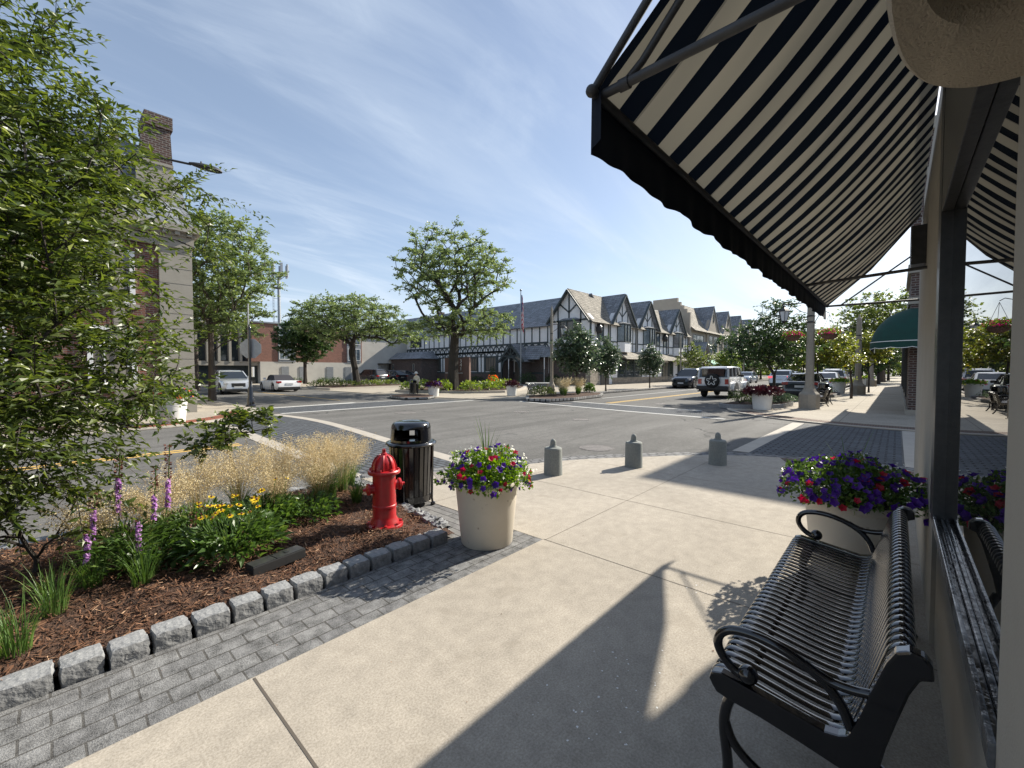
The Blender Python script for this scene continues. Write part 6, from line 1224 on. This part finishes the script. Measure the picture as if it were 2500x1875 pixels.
# ---------------------------------------------------------------- trees across the junction
tree('honey_locust',(20.5,24.45,.1),11,[((-.3,-.3,8.7),(4.3,4.3,3.2),6.2),((.5,-.5,4.9),(4.6,4.6,1.0))],330,'big honey locust with dark forked trunk beside the brown monument sign',k=8,tl=.66,m=12,ls=.165,rbase=.36,mind=.62,fork=.42,lean=(.2,-.1),flat=.35,droop=.2,leaf='leaflocust',bark='barkdark',seg=.5,rtip=.02)
tree('honey_locust',(21.2,40.0,.1),9,[((-.5,.8,6.6),(5.6,5.6,2.3),4.6),((3.4,-3,5.2),(2.6,2.6,1.2))],300,'wide honey locust with forked trunk on the kerbed island',k=8,tl=.75,m=11,ls=.20,rbase=.30,mind=.75,fork=.32,lean=(-.3,.3),flat=.35,leaf='leaflocust',bark='barkdark',rtip=.02)
tree('honey_locust',(6.0,26.6,0),9.5,[((.4,0,7.2),(2.9,2.9,2.6)),((.9,-.6,4.6),(1.9,1.9,1.3)),((-1.5,0,5.5),(1.5,1.5,2))],270,'honey locust with bare straight trunk right of the brick corner building',k=8,tl=.62,m=12,ls=.15,rbase=.14,mind=.55,fork=.42,flat=.38,leaf='leaflocust',bark='bark',rtip=.012)
tree('honey_locust',(8.2,41,0),9,[((0,0,6.4),(4.2,4.2,2.8))],200,'green tree behind the bare trunked locust on the side street',k=6,tl=.7,m=7,ls=.28,rbase=.2,mind=.7,leaf='leafolive')
tree('maple_tree',(20.0,49.5,.1),7.5,[((0,0,5.0),(3.1,3.1,2.5))],230,'round dark green tree in front of the brick office block',k=7,tl=.5,m=7,ls=.28,rbase=.18,mind=.55,leaf='leafdark',bark='barkdark')
for (x,y,z,h,w,lab,n,leaf) in ((22.7,15.0,.1,4.5,1.75,'tallest young street tree, in the straw grass bed across the junction',210,'leafgrey'),(29.3,16.7,.0,4.35,1.2,'young street tree in front of the shop window of the timbered building',150,'leafgrey'),(36.3,16.3,.0,4.0,1.15,'small young street tree just left of the navy SUV',130,'leafgrey'),(48,16.6,0,4.9,2.0,'bushy street tree behind the white off-road car',130,'leafolive')):
    tree('young_street_tree',(x,y,z),h,[((0,0,h*.58),(w*.9,w*.9,h*.30)),((0,0,h*.80),(w*.42,w*.42,h*.20))],n,lab,leaf=leaf,bark='barkdark',k=6,tl=.36,m=6,ls=.15,rbase=.05,mind=.24,fork=.32,rtip=.008,group='young street trees before the shops',flat=.8,pen=.1,width=.42)
tree('street_tree',(24.6,4.55,.12),5,[((0,0,3.0),(1.9,1.9,1.25)),((-.2,.1,4.2),(1.05,1.05,.95)),((1.4,.4,2.6),(1.5,1.5,.8)),((-.5,1.5,2.9),(1.4,1.2,.9))],300,'dense dark green tree in the bed behind the large white planter',leaf='leafdark',bark='barkdark',k=6,tl=.42,m=8,ls=.12,rbase=.07,mind=.26,fork=.25,rtip=.008,flat=.6)
tree('street_tree',(31.5,3.55,.1),4.2,[((0,0,3.0),(1.7,1.7,1.0)),((.3,-.6,2.3),(1.3,1.3,.6))],190,'yellow green leaved young tree between the two concrete lamp posts',leaf='leafyellow',bark='barkdark',k=5,tl=.34,m=6,ls=.15,rbase=.05,mind=.26,fork=.3,rtip=.008,width=.42)
tree('street_tree',(40.3,1.5,0),4.4,[((0,0,3.2),(1.3,1.3,1.1))],120,'yellow leaved tree hiding the second concrete lamp post',leaf='leafyellow',bark='barkdark',k=5,tl=.34,m=6,ls=.17,rbase=.05,mind=.28,fork=.3,rtip=.008,width=.42)
tree('street_tree',(60,16.5,0),4,[((0,0,2.6),(1.7,1.7,1.5))],110,'lime green street tree under the green awnings',leaf='leaflime',k=6,tl=.4,m=6,ls=.24,rbase=.05,mind=.35)
tree('park_tree',(78,1.5,0),12,[((0,0,8.5),(5.5,5.5,4))],200,'tall tree above the green dome awning far down the street',leaf='leafolive',k=7,tl=.9,m=7,ls=.38,rbase=.3,mind=.9)
bgt=[(70,5.5,6.5,2.8,'leafolive'),(82,7,8,3.6,'leafdark'),(96,4.5,9,4.5,'leafolive'),(112,9,10,5.5,'leafdark'),(118,16,10,5.5,'leafolive'),(128,3,12,6,'leafdark'),(75,17.5,5.5,2.4,'leafdark'),(86,18,6.5,2.8,'leafolive'),(98,18.5,7.5,3.4,'leafdark'),(140,12,12,7,'leafolive'),(150,22,13,8,'leafdark'),(66,1.6,5.5,2.2,'leafdark'),(90,1.0,8,3.6,'leafolive')]
for i,(x,y,h,w,lf) in enumerate(bgt): tree('background_tree',(x,y,0),h,[((0,0,h*.6),(w,w,h*.4))],int(70+w*10),'distant green tree closing the far end of the main street',leaf=lf,bark='barkdark',k=6,tl=w*.22,m=6,ls=.10*w+.05,rbase=.15,mind=w*.2,group='distant trees at the far end of the main street')
for i,(x,y,h,w,lf) in enumerate([(52,92,13,6,'leafolive'),(44,100,12,6,'leafdark'),(60,84,11,5,'leafdark'),(12,85,9,5,'leafdark'),(4,90,10,6,'leafolive'),(36,105,11,6,'leafdark'),(66,100,12,7,'leafdark')]): tree('background_tree',(x,y,0),h,[((0,0,h*.6),(w,w,h*.4))],110,'distant tree standing behind the brick office block and annex',leaf=lf,bark='barkdark',k=6,tl=w*.2,m=6,ls=.10*w,rbase=.2,mind=w*.2,group='distant trees behind the office block')
b=MB(); n=15000; yy=rng.uniform(-70,75,n); hh=6+3*np.sin(yy*.13)+2*np.sin(yy*.31+1)+1.5*np.sin(yy*.9); P=np.stack([165+rng.uniform(0,12,n),yy,hh*rng.uniform(0,1,n)**.8],1); b.arr(*leafgeo(P,unit(rng.normal(size=P.shape)),rng.uniform(.7,1.6,n),.4,simple=True)); tag(b.build('distant_woods','leafolive'),kind='stuff')
b=MB(); n=9000; xx=rng.uniform(-10,40,n); hh=5+2*np.sin(xx*.2)+1.5*np.sin(xx*.5+1); P=np.stack([xx,130+rng.uniform(0,10,n),hh*rng.uniform(0,1,n)**.8],1); b.arr(*leafgeo(P,unit(rng.normal(size=P.shape)),rng.uniform(.6,1.4,n),.4,simple=True)); tag(b.build('distant_woods','leafdark'),kind='stuff')
# low planting of the beds
for (x,y,r,h,lf,l) in ((19.2,15.0,.75,.55,'leafolive','low green shrub at the corner tip of the straw grass bed'),(24.2,15.0,.35,.6,'leafbed','small pointed shrub at the right end of the straw grass bed')): mound((x,y,.12),r,h,l,lf,900,.09)
for i,(x,y) in enumerate(((20.6,14.6),(21.6,14.2),(22.4,14.6),(21.3,15.2),(20.0,14.0))): tuft((x,y,.12),.6,'straw coloured clump of grass under the tallest young street tree',n=160,spread=.6,w=.02,head=(50,1.05,16,.06),group='straw grasses across the junction',m='blade')
for i,(x,y,r,h) in enumerate(((19.0,26.2,1.0,.7),(19.3,24.2,.7,.7),(20.6,22.6,.8,.6),(22.2,22.4,.8,.65),(24,22.9,.9,.7),(25.8,24.0,.9,.6),(27.5,25.2,.9,.5),(18.9,27.6,.7,.5))): mound((x,y,.14),r,h,'bright green day lily clump around the monument sign and big tree','leaflime',420,.16,cat='plant',name='day_lily',group='day lilies around the monument sign')
mound((24.2,23.9,.3),.45,.9,'clump with two orange blooms right of the monument sign','leaflime',160,.14,cat='plant',name='orange_lily',fl=('petorange',26,.16))
for i,(x,y) in enumerate(((17.5,39.5),(19,38.2),(21.5,38),(23.8,38.6))): mound((x,y,.14),1.2,.5,'low green ground planting around the honey locust on the island','leafolive',420,.15,cat='plant',name='ground_plant',group='low plants on the kerbed island')
for i,(x,y,r,h) in enumerate(((20.3,5.0,.55,.55),(21.2,5.1,.5,.5),(20.9,4.3,.5,.4),(22.0,4.2,.55,.42),(22.8,4.3,.5,.38),(23.4,3.9,.5,.35),(21.7,3.75,.45,.34),(22.6,3.7,.45,.34))): mound((x,y,.15),r,h,'soft grey green mounded plant in the kerbed bed by the nearest lamp post','leafgrey' if i>1 else 'leafolive',620,.055,cat='plant',name='mounded_plant',group='mounded plants in the kerbed bed by the lamp post')
for i,(x,y) in enumerate(((32.2,3.8),(33.4,3.7),(34.8,3.6))): mound((x,y,.13),.7,.35,'low grey green mound in the second kerbed bed along the parked cars','leafgrey',400,.08,cat='plant',name='mounded_plant',group='low mounds in the second kerbed bed')
for (x,y,r,h,l) in ((36.9,31.0,1.0,1.3,'dark clipped bush beside the porch door'),(38.2,37.8,.5,1.9,'dark conical evergreen against the timbered wall'),(38.4,28.5,1.0,1.0,'dark bush by the brick wall under the main gable'),(38.3,41,1.1,.8,'low dark bush under the leaded windows')): mound((x,y,0),r,h,l,'leafdark',700,.13)
for i in range(9): mound((-9+i*1.35,15.75,.12),.62,.5,'leafy plant in the roadside bed before the brick corner building','leafolive' if i%2 else 'leafbed',420,.09,cat='plant',name='bed_plant',group='plants in the roadside bed before the brick building')
for i,(x,y) in enumerate(((22,57.2),(25.5,57.2),(27.2,57.2))): mound((x,y,0),.9,.6,'low dark bush at the foot of the white office wall','leafdark',250,.14,group='bushes at the foot of the office block')
# iron fence before the brick building
t=thing('iron_fence',(-3,18.7,0),'low black iron fence in front of the red brick building','fence'); b=MB(); x=-11
while x<1.2: b.box(x,x+.02,18.69,18.71,.05,.95); x+=.13
for z in (.15,.85): b.box(-11,1.2,18.685,18.715,z,z+.04)
for x in (-11,-7,-3,.98): b.box(x,x+.06,18.67,18.73,0,1.1)
b.build('railings','iron',t)
t=thing('leaning_sapling',(30.8,1.9,0),'bare leaning sapling trunk on the sidewalk before the second lamp post','tree'); b=MB(); b.tube([(0,0,0),(.0,-.02,.7),(.05,.05,1.3),(.1,.12,2.2)],[.07,.055,.05,.03],8); b.build('trunk','bark',t,smooth=True,world=False)
P=np.array([(.1,.12,2.3)]); b=MB(); b.arr(*sprays(np.repeat(P,30,0)+rng.normal(size=(30,3))*.35,np.repeat([[0,0,1.]],30,0),4,.3,6,.13,.7,simple=True)); b.build('crown','leafyellow',t,world=False)
print('objects',len(bpy.data.objects),'verts',sum(len(o.data.vertices) for o in bpy.data.objects if o.type=='MESH'))
